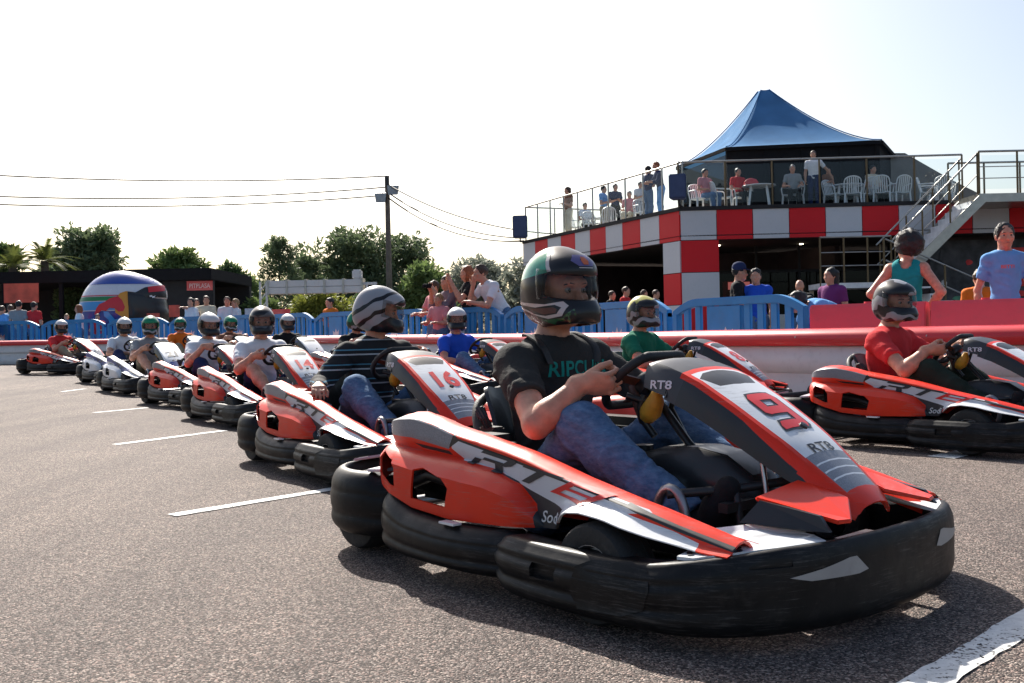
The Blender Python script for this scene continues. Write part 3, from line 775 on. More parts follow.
    # badge lettering along the grey face
    def blocks(ch):
        if ch == 'R': return [[(0, 1), (.95, 1), (1.05, .86), (1.05, .58), (.93, .44), (.30, .44), (.30, .62), (.8, .62), (.8, .82), (0.0, .82)], [(.62, .44), (.86, .44), (1.1, 0), (.84, 0)], [(0.0, .44), (.22, .44), (.22, 0), (.0, 0)], [(.22, .44), (.30, .44), (.30, .62), (.22, .62)]]
        if ch == 'T': return [[(0, 1), (1.1, 1), (1.1, .82), (.67, .82), (.67, 0), (.43, 0), (.43, .82), (0, .82)]]
        return [[(.0, 1), (1.05, 1), (1.05, .83), (.0, .83)], [(0, .58), (1.05, .58), (1.05, .42), (0, .42)], [(0, .17), (1.05, .17), (1.05, 0), (0, 0)], [(0, .83), (.2, .83), (.2, .58), (0, .58)], [(.85, .83), (1.05, .83), (1.05, .58), (.85, .58)], [(0, .42), (.2, .42), (.2, .17), (0, .17)], [(.85, .42), (1.05, .42), (1.05, .17), (.85, .17)]]
    base = [V((-.06, 0, .362)), V((.455, 0, .288))] ; topl = [V((-.05, 0, .414)), V((.48, 0, .330))]
    def lettering(chars, m, x0):
        polys = []
        x = x0
        for ch in chars:
            for B in blocks(ch):
                polys.append([(x + u * .265 + .12 * (v - .3), v) for u, v in B])
            x += .335
        bb = flat(polys, .05)
        for vv in bb.verts:
            u, v = vv.co.x, vv.co.y
            p = (base[0].lerp(base[1], u)).lerp(topl[0].lerp(topl[1], u), v); vv.co = (p.x, p.z, 0)
        if sg > 0:   # read from the other side: run the letters the other way
            cx = .20
            for vv in bb.verts: vv.co.x = 2 * cx - vv.co.x; vv.co.y = vv.co.y - .35 * (cx - vv.co.x) * 0 
            zz = lambda x: float(interp(x, [(-.06, .362), (.455, .288)]))
            for vv in bb.verts: ox = 2 * cx - vv.co.x; vv.co.y += zz(vv.co.x) - zz(ox)
        return stick('badge_lettering', bb, (0, sg * 1.0, 0), (1, 0, 0), (0, 0, 1), (0, -sg, 0), bv, m, o, .0025, 0, 1.2)
    lettering('RT', M_DGRY, .02); lettering('8', M_RED2, .70)
    tx = text2('Sodi', .046, .0005, .35)
    stick('script_lettering', tx, (.242 if sg < 0 else .34, sg * 1.0, .226), (1 if sg < 0 else -1, 0, .03), (0, 0, 1), (0, -sg, 0), bv, M_WHT, o, .002, 0, 1.2)
    # dark works seen through the windows
    MB().box((-.5, sg * .3, .2), (-.08, sg * .43, .43)).ob('inner_box', M_BLK, parent, None, .03)
    b = MB(); b.tube([(-.44, sg * .47, .26), (-.3, sg * .5, .3), (-.2, sg * .49, .285), (-.12, sg * .5, .26)], .02); b.ob('pod_bracket', M_DSTEEL, parent, 60)
    # sticker panel on the inner shoulder of the pod
    z = lambda x: float(interp(x, RIDGE)) - .035
    b = MB(); b.prism([(-.22, sg * .42, z(-.22)), (-.04, sg * .43, z(-.04)), (-.03, sg * .31, z(-.04) - .045), (-.2, sg * .31, z(-.2) - .05)], (0, 0, -.008)); b.ob('inner_panel', M_GRY, parent)
    b = MB(); b.prism([(-.03, sg * .432, z(-.03) - .002), (.08, sg * .44, z(.08) - .002), (.07, sg * .34, z(.07) - .05), (-.02, sg * .32, z(-.03) - .05)], (0, 0, -.008)); b.ob('inner_panel', M_RED, parent)
    return o

PX = [(.285, .648, .118), (.32, .652, .126), (.36, .645, .132), (.42, .626, .136), (.486, .599, .137), (.6, .536, .136), (.694, .477, .131), (.757, .435, .122), (.835, .374, .108), (.917, .308, .092), (.945, .284, .066)]
def nose_panel(parent):
    xs = list(np.linspace(.285, .945, 34)); secs = []
    for x in xs:
        z = float(np.interp(x, [p[0] for p in PX], [p[1] for p in PX])); w = float(np.interp(x, [p[0] for p in PX], [p[2] for p in PX]))
        sk = float(np.interp(x, [.285, .33, .45, .75, .945], [.07, .085, .085, .07, .03])); so = .022
        # section drops square to the slope of the panel
        prof = [(-(w + so), -sk), (-(w + so * .7), -sk * .55), (-(w + .006), -.014), (-(w - .004), -.002), (-w * .6, .006), (-w * .2, .01), (w * .2, .01), (w * .6, .006), (w - .004, -.002), (w + .006, -.014), (w + so * .7, -sk * .55), (w + so, -sk)]
        sl = 0.35 if x > .4 else 0.0
        secs.append([V((x + dz * sl, y, z + dz)) for y, dz in prof])
    b = MB(); b.loft(secs, closed=False); me = b.me('nose_panel', [M_DGRY, M_RED, M_WHT, M_CARB, M_BLK], None)
    bm = bmesh.new(); bm.from_mesh(me); bm.verts.ensure_lookup_table()
    bm.faces.new([bm.verts[i] for i in range(12)])
    bmesh.ops.recalc_face_normals(bm, faces=bm.faces)
    if sum(f.normal.z * f.calc_area() for f in bm.faces) < 0: bmesh.ops.reverse_faces(bm, faces=bm.faces)
    wi = lambda x, d=0: float(np.interp(x, [p[0] for p in PX], [p[2] for p in PX])) - d
    def ring(x0, x1, d, n=12): xx = np.linspace(x0, x1, n); return [(x, -wi(x, d)) for x in xx] + [(x, wi(x, d)) for x in xx[::-1]]
    up = lambda f: f.normal.z > .3
    paint(bm, [(.425, -.2), (.425, .2), (1, .2), (1, -.2)], 'z', 1, up)
    paint(bm, ring(.445, .80, .020), 'z', 2, up)
    paint(bm, ring(.80, .905, .022, 5), 'z', 3, up)
    for x in (.825, .847, .869): paint(bm, [(x, -wi(x, .026)), (x + .004, -wi(x, .026)), (x + .004, wi(x, .026)), (x, wi(x, .026))], 'z', 2, up)
    paint(bm, [(.455, -.075), (.45, 0), (.455, .075), (.475, .115), (.525, .085), (.53, 0), (.525, -.085), (.475, -.115)], 'z', 4, up)
    for f in bm.faces:
        c = f.calc_center_median()
        if not up(f) and f.normal.z <= .3: f.material_index = 4 if c.x > .43 else 0
    # red flank towards the tip
    paint(bm, [(.45, .63), (.60, .525), (.72, .43), (.80, .365), (.90, .26), (1., .19), (1.05, .34), (.8, .5), (.5, .65)], 'y', 1, lambda f: f.normal.z <= .3)
    bm.to_mesh(me); bm.free()
    solid = evaluated(me, [('SOLIDIFY', dict(thickness=.006, offset=-1))]); fix(solid, 40)
    o = ob('nose_panel', solid, parent); return o, bvh_of(me)
def panel_text(o, bv, s, size, m, u, cx=0, bold=0, sx=1.0, name='race_number', dv=None):
    """text lying on the sloping panel, its top towards the driver; u = x of the baseline"""
    t = text2(s, size, bold, 0, sx, 'CENTER'); grid2(t, .03)
    return stick(name, t, (u, cx, 1.2), (0, 1, 0), (-.86, 0, 0), (0, 0, -1), bv, m, o, .0022, 0, 1.5)

def steering(parent):
    c = A(.165, 0, .590); e1 = A(0, 1, 0); e2 = nrm(A(.73, 0, .68)); n = A(-.68, 0, .73)
    b = MB(); pts = []
    for a in np.linspace(0, 2 * math.pi, 40):
        x, y = .142 * math.cos(a), .135 * math.sin(a); y = min(y, .112) if y > 0 else max(y, -.118); pts.append(V(c + e1 * x + e2 * y))
    b.tube(pts, .0148, 10, 0, False); o = b.ob('steering_wheel', M_RUB, parent, 180)
    b = MB(); 
    for a in (.2, math.pi - .2, -math.pi / 2): b.beam(V(c - n * .02), V(c + e1 * .135 * math.cos(a) + e2 * .115 * math.sin(a)), .03, .006, 0, V(n))
    b.ob('spokes', M_BROWN, o, 50)
    hub = MB().lathe([(0, -.03), (.045, -.028), (.05, 0), (.04, .02), (0, .024)], 16); ho = hub.ob('hub', M_BLK, o, 50, 0, V(c - n * .015), Matrix((nrm(np.cross(e1, n)), e1, n)).transposed().to_euler())
    MB().tube([V(c - n * .02), (.34, 0, .40), (.6, 0, .2)], .013).ob('steering_column', M_DSTEEL, parent, 60)
    b = MB(); b.tube([(.19, -.02, .475), (.215, -.04, .485), (.24, -.055, .50), (.265, -.06, .535), (.27, -.06, .565)], [.016, .03, .034, .026, .012], 9); b.ob('sheath', M_YEL, parent, 60)
    b = MB(); b.tube([(.21, -.05, .545), (.2, -.06, .51), (.2, -.05, .47), (.24, -.04, .42)], .012, 7); b.tube([(.17, -.09, .545), (.2, -.06, .53), (.24, -.03, .53)], .011, 7); b.tube([(.27, .05, .6), (.24, .04, .5), (.3, .03, .42)], .01, 7); b.ob('hose', M_BLK, parent, 60)
    b = MB(); b.tube([(.15, -.035, .57), (.18, -.05, .52), (.19, -.03, .46)], .016, 8); b.ob('column_cover', M_BROWN, parent, 60)
    return c, e1, e2, n

def wheel(parent, x, y, r, w, sg):
    p = [(r * .58, -w * .46), (r * .75, -w * .5), (r * .93, -w * .47), (r * .985, -w * .38), (r, -w * .2), (r * .985, -w * .19), (r, -w * .18), (r, w * .18), (r * .985, w * .19), (r, w * .2), (r * .985, w * .38), (r * .93, w * .47), (r * .75, w * .5), (r * .58, w * .46)]
    o = ob('wheel', MB().lathe(p, 28, (0, 0, 0), 'y').me('tyre', M_TYRE, 40), parent, (x, y, r + .004))
    MB().lathe([(0, sg * w * .1), (r * .2, sg * w * .12), (r * .25, sg * w * .3), (r * .5, sg * w * .28), (r * .57, sg * w * .46), (r * .6, sg * w * .46), (r * .56, 0), (r * .56, -sg * w * .45)], 20, (0, 0, 0), 'y').ob('rim', M_ALLOY, o, 40)
    return o

def make_kart():
    k = thing('racing_kart', '', 'kart')
    # bumpers
    L = [(-.50, -.52), (-.44, -.585), (-.34, -.62), (-.15, -.638), (.02, -.632), (.14, -.605), (.20, -.57)]
    for sg in (-1, 1):
        pth = L if sg < 0 else [(x, -y) for x, y in L][::-1]
        zt = lambda x: float(interp(x, [(-.52, .262), (-.43, .25), (-.28, .208), (-.09, .195), (.2, .2)]))
        b_ = bumper('side_bumper', pth, lambda t, p: ribbed(.055, zt(p[0]) - .002, .10), k, M_BUMP)
        if sg < 0: MB().box((-.09, -.632, .192), (-.02, -.60, .199)).ob('bumper_label', M_WHT, b_, None, .001)
    F0 = [(.10, -.50), (.13, -.575), (.20, -.625), (.36, -.645), (.56, -.645), (.74, -.62), (.84, -.565), (.925, -.46), (.985, -.31), (1.012, -.15)]
    pth = F0 + [(1.02, 0)] + [(x, -y) for x, y in F0[::-1]]
    def fprof(t, p):
        a = abs(p[1]); x = p[0]
        side = float(np.clip((.95 - x) / .25, 0, 1)); tt = .042 + .063 * side; zt = .242 - .008 * a / .6 - side * .036; zb = .03
        if x < .2: zt -= (.2 - x) * .25; zb += (.2 - x) * .5
        h = zt - zb; bl = .006 + .010 * side; g = .003 + .006 * side
        return [(-tt * .8, zb + .015), (-.022, zb), (-.006, zb + .012), (bl * .5, zb + .08 * h + .01), (bl, zb + .2 * h), (bl, zb + .3 * h), (bl - g * side, zb + .35 * h), (bl - g * side, zb + .40 * h), (bl, zb + .46 * h), (bl * 1.2, zb + .56 * h), (bl * 1.2, zb + .66 * h),
                (bl - g * side * .8, zb + .70 * h), (bl - g * side * .8, zb + .75 * h), (bl * .8, zb + .82 * h), (0, zt - .02), (-.008, zt - .003), (-.016, zt), (-tt + .006, zt - .003), (-tt, zt - .02), (-tt, zb + .05)]
    holes = []
    for sg in (-1, 1):
        holes += [bx((.335, sg * .645, .115), (.43, sg * .72, .15)), bx((-.055, -.022, .195), (.055, .03, .222), R_(-sg * 62), (.955, sg * .465, 0))]
    fb = bumper('front_bumper', pth, fprof, k, M_BUMP, holes, 6)
    bvf = bvh_of(fb.data)
    for sg in (-1, 1):   # oval pad on the shoulder, pale slash on the nose
        bm = flat([[(-.10, .065), (-.13, .10), (-.11, .165), (-.06, .185), (.06, .195), (.11, .185), (.12, .14), (.10, .09), (.04, .07)]], .03)
        s_ = stick('moulded_pad', bm, (.80, sg * 1.2, 0), (1, 0, 0), (0, 0, 1), (-.35, -sg, 0), bvf, M_BUMP, fb, .003, 0, 1.6)
    M_SLASH = MATS.get('worn reflector') or mat('worn reflector', (.33, .32, .31), .5, dirt=.3)
    for sg in (-1, 1):
        bm = flat([[(-.115, .0), (-.06, -.012), (.09, -.014), (.125, -.008), (.085, .028), (.06, .028), (-.03, .012)]], .03)
        stick('reflector', bm, (1.6, sg * .30, .17), (0, -sg, 0), (0, 0, 1), (-1, 0, 0), bvf, M_SLASH, fb, .002, 0, 1.2)
    Rr = [(-.47, -.46), (-.50, -.53), (-.57, -.578), (-.68, -.592), (-.79, -.56), (-.875, -.49), (-.925, -.38), (-.94, -.2)]
    pth = ([(x, y) for x, y in Rr] + [(-.943, 0)] + [(x, -y) for x, y in Rr[::-1]])[::-1]
    holes = [bx((-.045, -.03, .125), (.035, .04, .16), R_(sg * 45), (-.86, sg * .525, 0)) for sg in (-1, 1)]
    bumper('rear_bumper', pth, lambda t, p: ribbed(.07, .292 - .012 * (1 if p[0] > -.55 else 0), .06, .010, .004), k, M_BUMP, holes, 5)
    for sg in (-1, 1):
        b = MB(); b.prism([(-.50, sg * .36, .305), (-.53, sg * .53, .302), (-.58, sg * .56, .300), (-.60, sg * .34, .315)], (0, 0, -.01)); b.ob('rear_bridge', M_GRY, k, None, .003)
        b = MB(); b.prism([(-.84, sg * .26, .31), (-.85, sg * .44, .302), (-.90, sg * .36, .297), (-.91, sg * .25, .297)], (0, 0, -.01)); b.ob('rear_bridge', M_GRY, k, None, .003)
        side_pod(k, sg)
    for sg in (-1, 1):
        wheel(k, .50, sg * .545, .13, .125, sg); wheel(k, -.72, sg * .44, .135, .17, sg)
    MB().tube([(-.72, -.5, .139), (-.72, .5, .139)], .02).ob('rear_axle', M_STEEL, k, 60)
    # floor, frame, seat
    b = MB(); b.prism([(-.45, -.3, .05), (.8, -.25, .05), (.8, .25, .05), (-.45, .3, .05)], (0, 0, .006)); b.ob('floor_tray', M_BLK, k)
    b = MB()
    for sg in (-1, 1):
        b.tube([V(p) for p in catmull([(-.9, sg * .3, .1), (-.4, sg * .31, .075), (.3, sg * .28, .07), (.62, sg * .22, .08), (.85, sg * .2, .09)], 4)], .016)
        b.tube([(.55, sg * .25, .1), (.5, sg * .48, .13)], .014); b.tube([(-.3, sg * .3, .09), (-.25, sg * .56, .13)], .014); b.tube([(.05, sg * .28, .09), (.1, sg * .56, .13)], .014)
        b.tube([(.85, sg * .2, .09), (.97, sg * .2, .13)], .014)
    b.tube([(.85, -.2, .09), (.85, .2, .09)], .014); b.tube([(-.6, -.3, .09), (-.6, .3, .09)], .016); b.ob('chassis', M_DSTEEL, k, 60)
    secs = []
    for t in np.linspace(0, 1, 14):
        x = float(np.interp(t, [0, .35, .5, .7, 1], [.05, -.2, -.33, -.40, -.47])); z = float(np.interp(t, [0, .35, .5, .7, 1], [.13, .075, .11, .27, .545])); w = float(np.interp(t, [0, .35, .7, 1], [.19, .21, .215, .17]))
        sdp = float(np.interp(t, [0, .35, .6, .85, 1], [.03, .13, .14, .10, .05])); nx, nz = (0, 1) if t < .4 else ((.75, .65) if t < .55 else (.95, .3))
        secs.append([V((x + nx * sdp * abs(q) ** 2.2, w * q * (1 + .04 * abs(q)), z + nz * sdp * abs(q) ** 2.2)) for q in np.linspace(-1, 1, 15)])
    me = MB().loft(secs, closed=False).me('seat', M_BLK, 180); me = evaluated(me, [('SUBSURF', dict(levels=1)), ('SOLIDIFY', dict(thickness=.014))]); fix(me, 60); ob('seat', me, k)
    b = MB(); b.tube([V(p) for p in catmull([(-.08, -.25, .27), (-.2, -.265, .32), (-.34, -.25, .39), (-.44, -.18, .50), (-.475, 0, .545), (-.44, .18, .50), (-.34, .25, .39), (-.2, .265, .32), (-.08, .25, .27)], 5)], .017); b.ob('seat_edge_pad', M_RUB, k, 180)
    b = MB().box((-.30, -.30, .38), (-.22, -.25, .44)); b.tube([(-.26, -.28, .42), (-.27, -.3, .47), (-.3, -.3, .5)], .016); b.tube([(-.32, -.26, .46), (-.33, -.27, .50)], .02); b.ob('belt_anchor', M_DSTEEL, k, None, .006)
    # engine on the left, silencer behind
    b = MB()
    for i in range(9): b.box((-.42, .26, .14 + i * .022), (-.22, .40, .152 + i * .022))
    b.box((-.40, .28, .10), (-.24, .385, .33)); b.lathe([(0, .40), (.07, .40), (.07, .43), (0, .43)], 16, (-.32, 0, .2), 'y'); b.ob('engine', M_ALLOY, k, 40)
    MB().lathe([(0, -.26), (.05, -.25), (.06, -.2), (.06, .2), (.05, .25), (0, .26)], 16, (-.66, 0, .31), 'y').ob('silencer', M_DSTEEL, k, 40)
    MB().tube([(-.66, -.25, .3), (-.6, -.34, .34), (-.45, -.3, .36)], .012).ob('rear_stay', M_DSTEEL, k, 60)
    # tank between the legs, pedals
    secs = []
    for x, w, z0, z1 in ((.04, .07, .09, .29), (.10, .085, .08, .345), (.16, .09, .08, .355), (.168, .098, .08, .36), (.30, .10, .08, .395), (.42, .10, .08, .40), (.52, .095, .09, .385), (.60, .085, .10, .335), (.66, .07, .12, .28), (.70, .05, .14, .22)):
        secs.append([V((x, y * w, z0 + (z1 - z0) * z)) for y, z in ((-.9, 0), (-1, .12), (-1, .72), (-.86, .9), (-.6, 1), (.6, 1), (.86, .9), (1, .72), (1, .12), (.9, 0))])
    MB().loft(secs).ob('fuel_tank', M_BLK, k, 40, .004)
    MB().tube([(.16, -.0, .35), (.16, 0, .385)], .03, 12).ob('tank_cap', M_BLK, k, 40)
    for sg in (-1, 1):
        b = MB(); b.tube([(.60, sg * .2, .08), (.66, sg * .19, .22), (.64, sg * .18, .30), (.60, sg * .17, .33)], .011); b.beam((.64, sg * .24, .27), (.64, sg * .11, .27), .03, .025)
        b.tube([(.50, sg * .30, .30), (.62, sg * .16, .31), (.72, sg * .05, .33)], .013); b.ob('pedal', M_DSTEEL, k, 50)
        b = MB(); pts = [V((.50 + .05 * math.cos(a), sg * .285, .23 + .085 * math.sin(a))) for a in np.linspace(-.9, 3.9, 16)]; b.tube(pts, .014, 8); b.ob('foot_hoop', M_ALLOY, k, 180)
    # nose: white tray, black cheeks, red wings
    for sg in (-1, 1):
        b = MB(); q = [(.74, .47, .225), (.70, .38, .245), (.80, .30, .262), (.93, .27, .245), (.968, .28, .238), (.925, .40, .235), (.87, .50, .23), (.80, .57, .218), (.76, .58, .218)]
        b.prism([(x, sg * y, z) for x, y, z in q], (0, 0, -.008)); t = b.ob('nose_tray', M_WHT, k); t.data.materials.append(M_DGRY); bt = bvh_of(t.data)
        if sg < 0: stick('tray_lettering', grid2(text2('RT8', .06, .002, 0, 1.3), .03), (.775, -.565, .6), (.72, .69, 0), (-.69, .72, 0), (0, 0, -1), bt, M_DGRY, t, .002, 0, 1)
        b = MB(); b.prism([(.76, sg * .335, .262), (.79, sg * .29, .315), (.945, sg * .27, .292), (.975, sg * .275, .257), (.92, sg * .305, .257)], (0, -sg * .012, 0)); b.ob('nose_cheek', M_BLK, k)
        b = MB(); b.prism([(.775, sg * .29, .322), (.80, sg * .10, .355), (.92, sg * .09, .312), (.99, sg * .20, .280), (.98, sg * .245, .282)], (0, 0, -.01)); b.ob('nose_wing', M_RED, k, None, .003)
    b = MB(); b.box((.86, -.09, .09), (.94, .09, .20)); b.ob('nose_core', M_BLK, k, None, .01)
    MB().tube([(.66, -.1, .47), (.68, -.11, .36), (.7, -.12, .25)], .008).ob('panel_stay', M_STEEL, k, 60)
    po, bv = nose_panel(k)
    panel_text(po, bv, 'RT8', .042, M_DGRY, .80, 0, .0008, 1.5, 'panel_lettering')
    MB().lathe([(0, .008), (.011, .007), (.013, .0), (0, -.002)], 12).ob('fixing_knob', M_BLK, po, 60, 0, (.735, 0, .463 + .012), (0, R_(35), 0))
    t = grid2(text2('RT8', .034, .0008, 0, 1.5), .02)
    hb = bvh_of(po.data)
    stick('hood_lettering', t, (.315, -1, .575), (1, 0, .0), (0, 0, 1), (0, 1, 0), hb, M_GRY, po, .0018, .2, 1.4)
    steering(k)
    return k, po, bv
# ================================================================== placing things seen in the photograph
RHO = R_(1.2)
def W(px, d, py=332):
    u, v = px - 512, py - 332
    a = u * math.cos(RHO) - v * math.sin(RHO); b = u * math.sin(RHO) + v * math.cos(RHO)
    return V((a * d / 1000, d, CAM_H - b * d / 1000))
def G(x, y):
    t = min(y, 42) - 11
    return .016 * (math.log1p(math.exp(t * 1.5)) / 1.5 if t < 20 else t)
def on(px, d, py=332):
    p = W(px, d, py); return V((p.x, p.y, G(p.x, p.y)))

# ------------------------------------------------------------------ camera, sky, sun
cam = bpy.data.cameras.new('camera'); co = bpy.data.objects.new('camera', cam); COL.objects.link(co); SC.camera = co
cam.sensor_width = 36; cam.lens = 1000 / 1024 * 36; cam.clip_end = 3000; cam.clip_start = .05; cam.shift_y = -9.5 / 1024
co.matrix_world = Matrix.Translation((0, 0, CAM_H)) @ Matrix.Rotation(R_(90), 4, 'X') @ Matrix.Rotation(-RHO, 4, 'Z')
SUN_AZ, SUN_EL = 18, 39        # degrees left of the view axis, above the horizon
sdir = V((-math.sin(R_(SUN_AZ)) * math.cos(R_(SUN_EL)), math.cos(R_(SUN_AZ)) * math.cos(R_(SUN_EL)), math.sin(R_(SUN_EL))))
sl = bpy.data.lights.new('sun', 'SUN'); sl.energy = 5.0; sl.angle = R_(.55); sl.color = (1, .945, .86)
so = bpy.data.objects.new('sun', sl); COL.objects.link(so); so.rotation_euler = (-sdir).to_track_quat('-Z', 'Y').to_euler()
w = bpy.data.worlds.new('World'); SC.world = w; w.use_nodes = True
nt = w.node_tree; sk = nt.nodes.new('ShaderNodeTexSky'); sk.sky_type = 'NISHITA'; sk.sun_disc = False
sk.sun_elevation = R_(SUN_EL); sk.sun_rotation = R_(-SUN_AZ); sk.dust_density = 3.0; sk.air_density = 1.0; sk.ozone_density = 1.0; sk.altitude = 20
nt.links.new(sk.outputs[0], nt.nodes['Background'].inputs[0]); nt.nodes['Background'].inputs[1].default_value = .085
SC.cycles.transparent_max_bounces = 40
SC.view_settings.view_transform = 'Standard'; SC.view_settings.look = 'None'; SC.view_settings.gamma = 1; SC.view_settings.exposure = .90

# ------------------------------------------------------------------ ground
def asphalt():
    m = bpy.data.materials.new('asphalt'); m.use_nodes = True; nt = m.node_tree; N = nt.nodes; L = nt.links; b = N['Principled BSDF']
    tc = N.new('ShaderNodeTexCoord'); vo = N.new('ShaderNodeTexVoronoi'); vo.inputs['Scale'].default_value = 205; L.new(tc.outputs['Object'], vo.inputs['Vector'])
    sep = N.new('ShaderNodeSeparateColor'); L.new(vo.outputs['Color'], sep.inputs[0])
    r = N.new('ShaderNodeValToRGB'); e = r.color_ramp.elements
    e[0].position = 0; e[0].color = (.020, .016, .014, 1); e[1].position = 1; e[1].color = (.46, .395, .35, 1)
    for p, c in ((.3, (.058, .047, .042, 1)), (.55, (.120, .099, .089, 1)), (.8, (.22, .183, .164, 1))): q = e.new(p); q.color = c
    L.new(sep.outputs[0], r.inputs['Fac'])
    n = N.new('ShaderNodeTexNoise'); n.inputs['Scale'].default_value = .55; n.inputs['Detail'].default_value = 9; n.inputs['Roughness'].default_value = .62; L.new(tc.outputs['Object'], n.inputs['Vector'])
    r2 = N.new('ShaderNodeValToRGB'); r2.color_ramp.elements[0].position = .3; r2.color_ramp.elements[0].color = (.74, .72, .72, 1); r2.color_ramp.elements[1].position = .7; r2.color_ramp.elements[1].color = (1.18, 1.14, 1.1, 1); L.new(n.outputs['Fac'], r2.inputs['Fac'])
    mx = N.new('ShaderNodeMix'); mx.data_type = 'RGBA'; mx.blend_type = 'MULTIPLY'; mx.inputs[0].default_value = 1; L.new(r.outputs['Color'], mx.inputs[6]); L.new(r2.outputs['Color'], mx.inputs[7])
    # tyre wear running along the lane
    mp = N.new('ShaderNodeMapping'); mp.inputs['Rotation'].default_value = (0, 0, R_(-30)); mp.inputs['Scale'].default_value = (2.4, .10, 1); L.new(tc.outputs['Object'], mp.inputs[0])
    n4 = N.new('ShaderNodeTexNoise'); n4.inputs['Scale'].default_value = 1.6; n4.inputs['Detail'].default_value = 5; L.new(mp.outputs[0], n4.inputs['Vector'])
    r4 = N.new('ShaderNodeValToRGB'); r4.color_ramp.elements[0].position = .42; r4.color_ramp.elements[0].color = (.84, .84, .85, 1); r4.color_ramp.elements[1].position = .56; r4.color_ramp.elements[1].color = (1, 1, 1, 1); L.new(n4.outputs['Fac'], r4.inputs['Fac'])
    m2 = N.new('ShaderNodeMix'); m2.data_type = 'RGBA'; m2.blend_type = 'MULTIPLY'; m2.inputs[0].default_value = 1; L.new(mx.outputs[2], m2.inputs[6]); L.new(r4.outputs['Color'], m2.inputs[7])
    n6 = N.new('ShaderNodeTexNoise'); n6.inputs['Scale'].default_value = 1.3; n6.inputs['Detail'].default_value = 6; n6.inputs['Roughness'].default_value = .7; L.new(tc.outputs['Object'], n6.inputs['Vector'])
    r6 = N.new('ShaderNodeValToRGB'); r6.color_ramp.elements[0].position = .27; r6.color_ramp.elements[0].color = (.5, .5, .5, 1); r6.color_ramp.elements[1].position = .37; r6.color_ramp.elements[1].color = (1, 1, 1, 1); L.new(n6.outputs['Fac'], r6.inputs['Fac'])
    m3 = N.new('ShaderNodeMix'); m3.data_type = 'RGBA'; m3.blend_type = 'MULTIPLY'; m3.inputs[0].default_value = 1; L.new(m2.outputs[2], m3.inputs[6]); L.new(r6.outputs['Color'], m3.inputs[7])
    r7 = N.new('ShaderNodeValToRGB'); r7.color_ramp.elements[0].position = .55; r7.color_ramp.elements[0].color = (1, 1, 1, 1); r7.color_ramp.elements[1].position = .8; r7.color_ramp.elements[1].color = (1.1, .95, .92, 1); L.new(sep.outputs[1], r7.inputs['Fac'])
    m4 = N.new('ShaderNodeMix'); m4.data_type = 'RGBA'; m4.blend_type = 'MULTIPLY'; m4.inputs[0].default_value = 1; L.new(m3.outputs[2], m4.inputs[6]); L.new(r7.outputs['Color'], m4.inputs[7])
    L.new(m4.outputs[2], b.inputs['Base Color']); b.inputs['Roughness'].default_value = .82; b.inputs['Specular IOR Level'].default_value = .35
    bp = N.new('ShaderNodeBump'); bp.inputs['Strength'].default_value = .9; bp.inputs['Distance'].default_value = .006
    L.new(vo.outputs['Distance'], bp.inputs['Height']); bp.invert = True; L.new(bp.outputs[0], b.inputs['Normal']); return m
M_ASPH = asphalt()
ys = [-6, -3, 0, 2, 4, 6, 8, 9, 10, 11, 12, 13, 14, 16, 18, 20, 24, 28, 32, 36, 40, 42, 43, 46, 60, 100, 300, 1500]
xs = [-1500, -200, -60, -30, -15, 0, 15, 30, 60, 200, 1500]
vs = [V((x, y, G(x, y))) for y in ys for x in xs]; n = len(xs)
g = ob('ground', mesh('ground', vs, [(j * n + i, j * n + i + 1, (j + 1) * n + i + 1, (j + 1) * n + i) for j in range(len(ys) - 1) for i in range(n - 1)], M_ASPH, None, 180)); tag(g, kind='structure')
def line(name, pix, wid, m, label):
    """painted stripe between two ground points of the lane"""
    p, q = [V((v.x, v.y, 0)) for v in pix]; d = (q - p).normalized(); nn = V((-d.y, d.x, 0)) * wid / 2; vs = []; fs = []; K = max(2, int((q - p).length / .05))
    r = random.Random(len(name) + int(p.x * 100))
    for i in range(K + 1):
        c = p.lerp(q, i / K)
        for s in (-1, 1): v = c + nn * s * (1 + r.uniform(-.1, .1)); vs.append((v.x, v.y, G(v.x, v.y) + .004))
    fs = [(2 * i, 2 * i + 2, 2 * i + 3, 2 * i + 1) for i in range(K)]
    o = ob(name, mesh(name, vs, fs, m)); tag(o, kind='structure'); return o
def paint_mat():
    m = mat('worn road paint', (.68, .68, .66), .7, var=.15, vscale=30, bump=.4, bscale=120); nt = m.node_tree; N = nt.nodes; L = nt.links; b = N['Principled BSDF']
    tc = N.new('ShaderNodeTexCoord'); n_ = N.new('ShaderNodeTexNoise'); n_.inputs['Scale'].default_value = 90; n_.inputs['Detail'].default_value = 6; L.new(tc.outputs['Object'], n_.inputs['Vector'])
    n5 = N.new('ShaderNodeTexNoise'); n5.inputs['Scale'].default_value = 5; L.new(tc.outputs['Object'], n5.inputs['Vector'])
    ad = N.new('ShaderNodeMath'); ad.operation = 'MULTIPLY_ADD'; ad.inputs[1].default_value = .5; L.new(n5.outputs['Fac'], ad.inputs[0]); L.new(n_.outputs['Fac'], ad.inputs[2])
    r = N.new('ShaderNodeValToRGB'); r.color_ramp.elements[0].position = .57; r.color_ramp.elements[1].position = .68; L.new(ad.outputs[0], r.inputs['Fac']); L.new(r.outputs['Color'], b.inputs['Alpha']); return m
M_LINE = paint_mat()
def gp(px, py):
    u, v = px - 512, py - 332; b = u * math.sin(RHO) + v * math.cos(RHO); d = CAM_H * 1000 / b
    for _ in range(8): p = W(px, d); d = (CAM_H - G(p.x, d)) * 1000 / b
    return W(px, d)
line('grid_marking', (gp(168, 516), gp(345, 487)), .075, M_LINE, '')
line('grid_marking', (gp(113, 445), gp(222, 431)), .085, M_LINE, '')
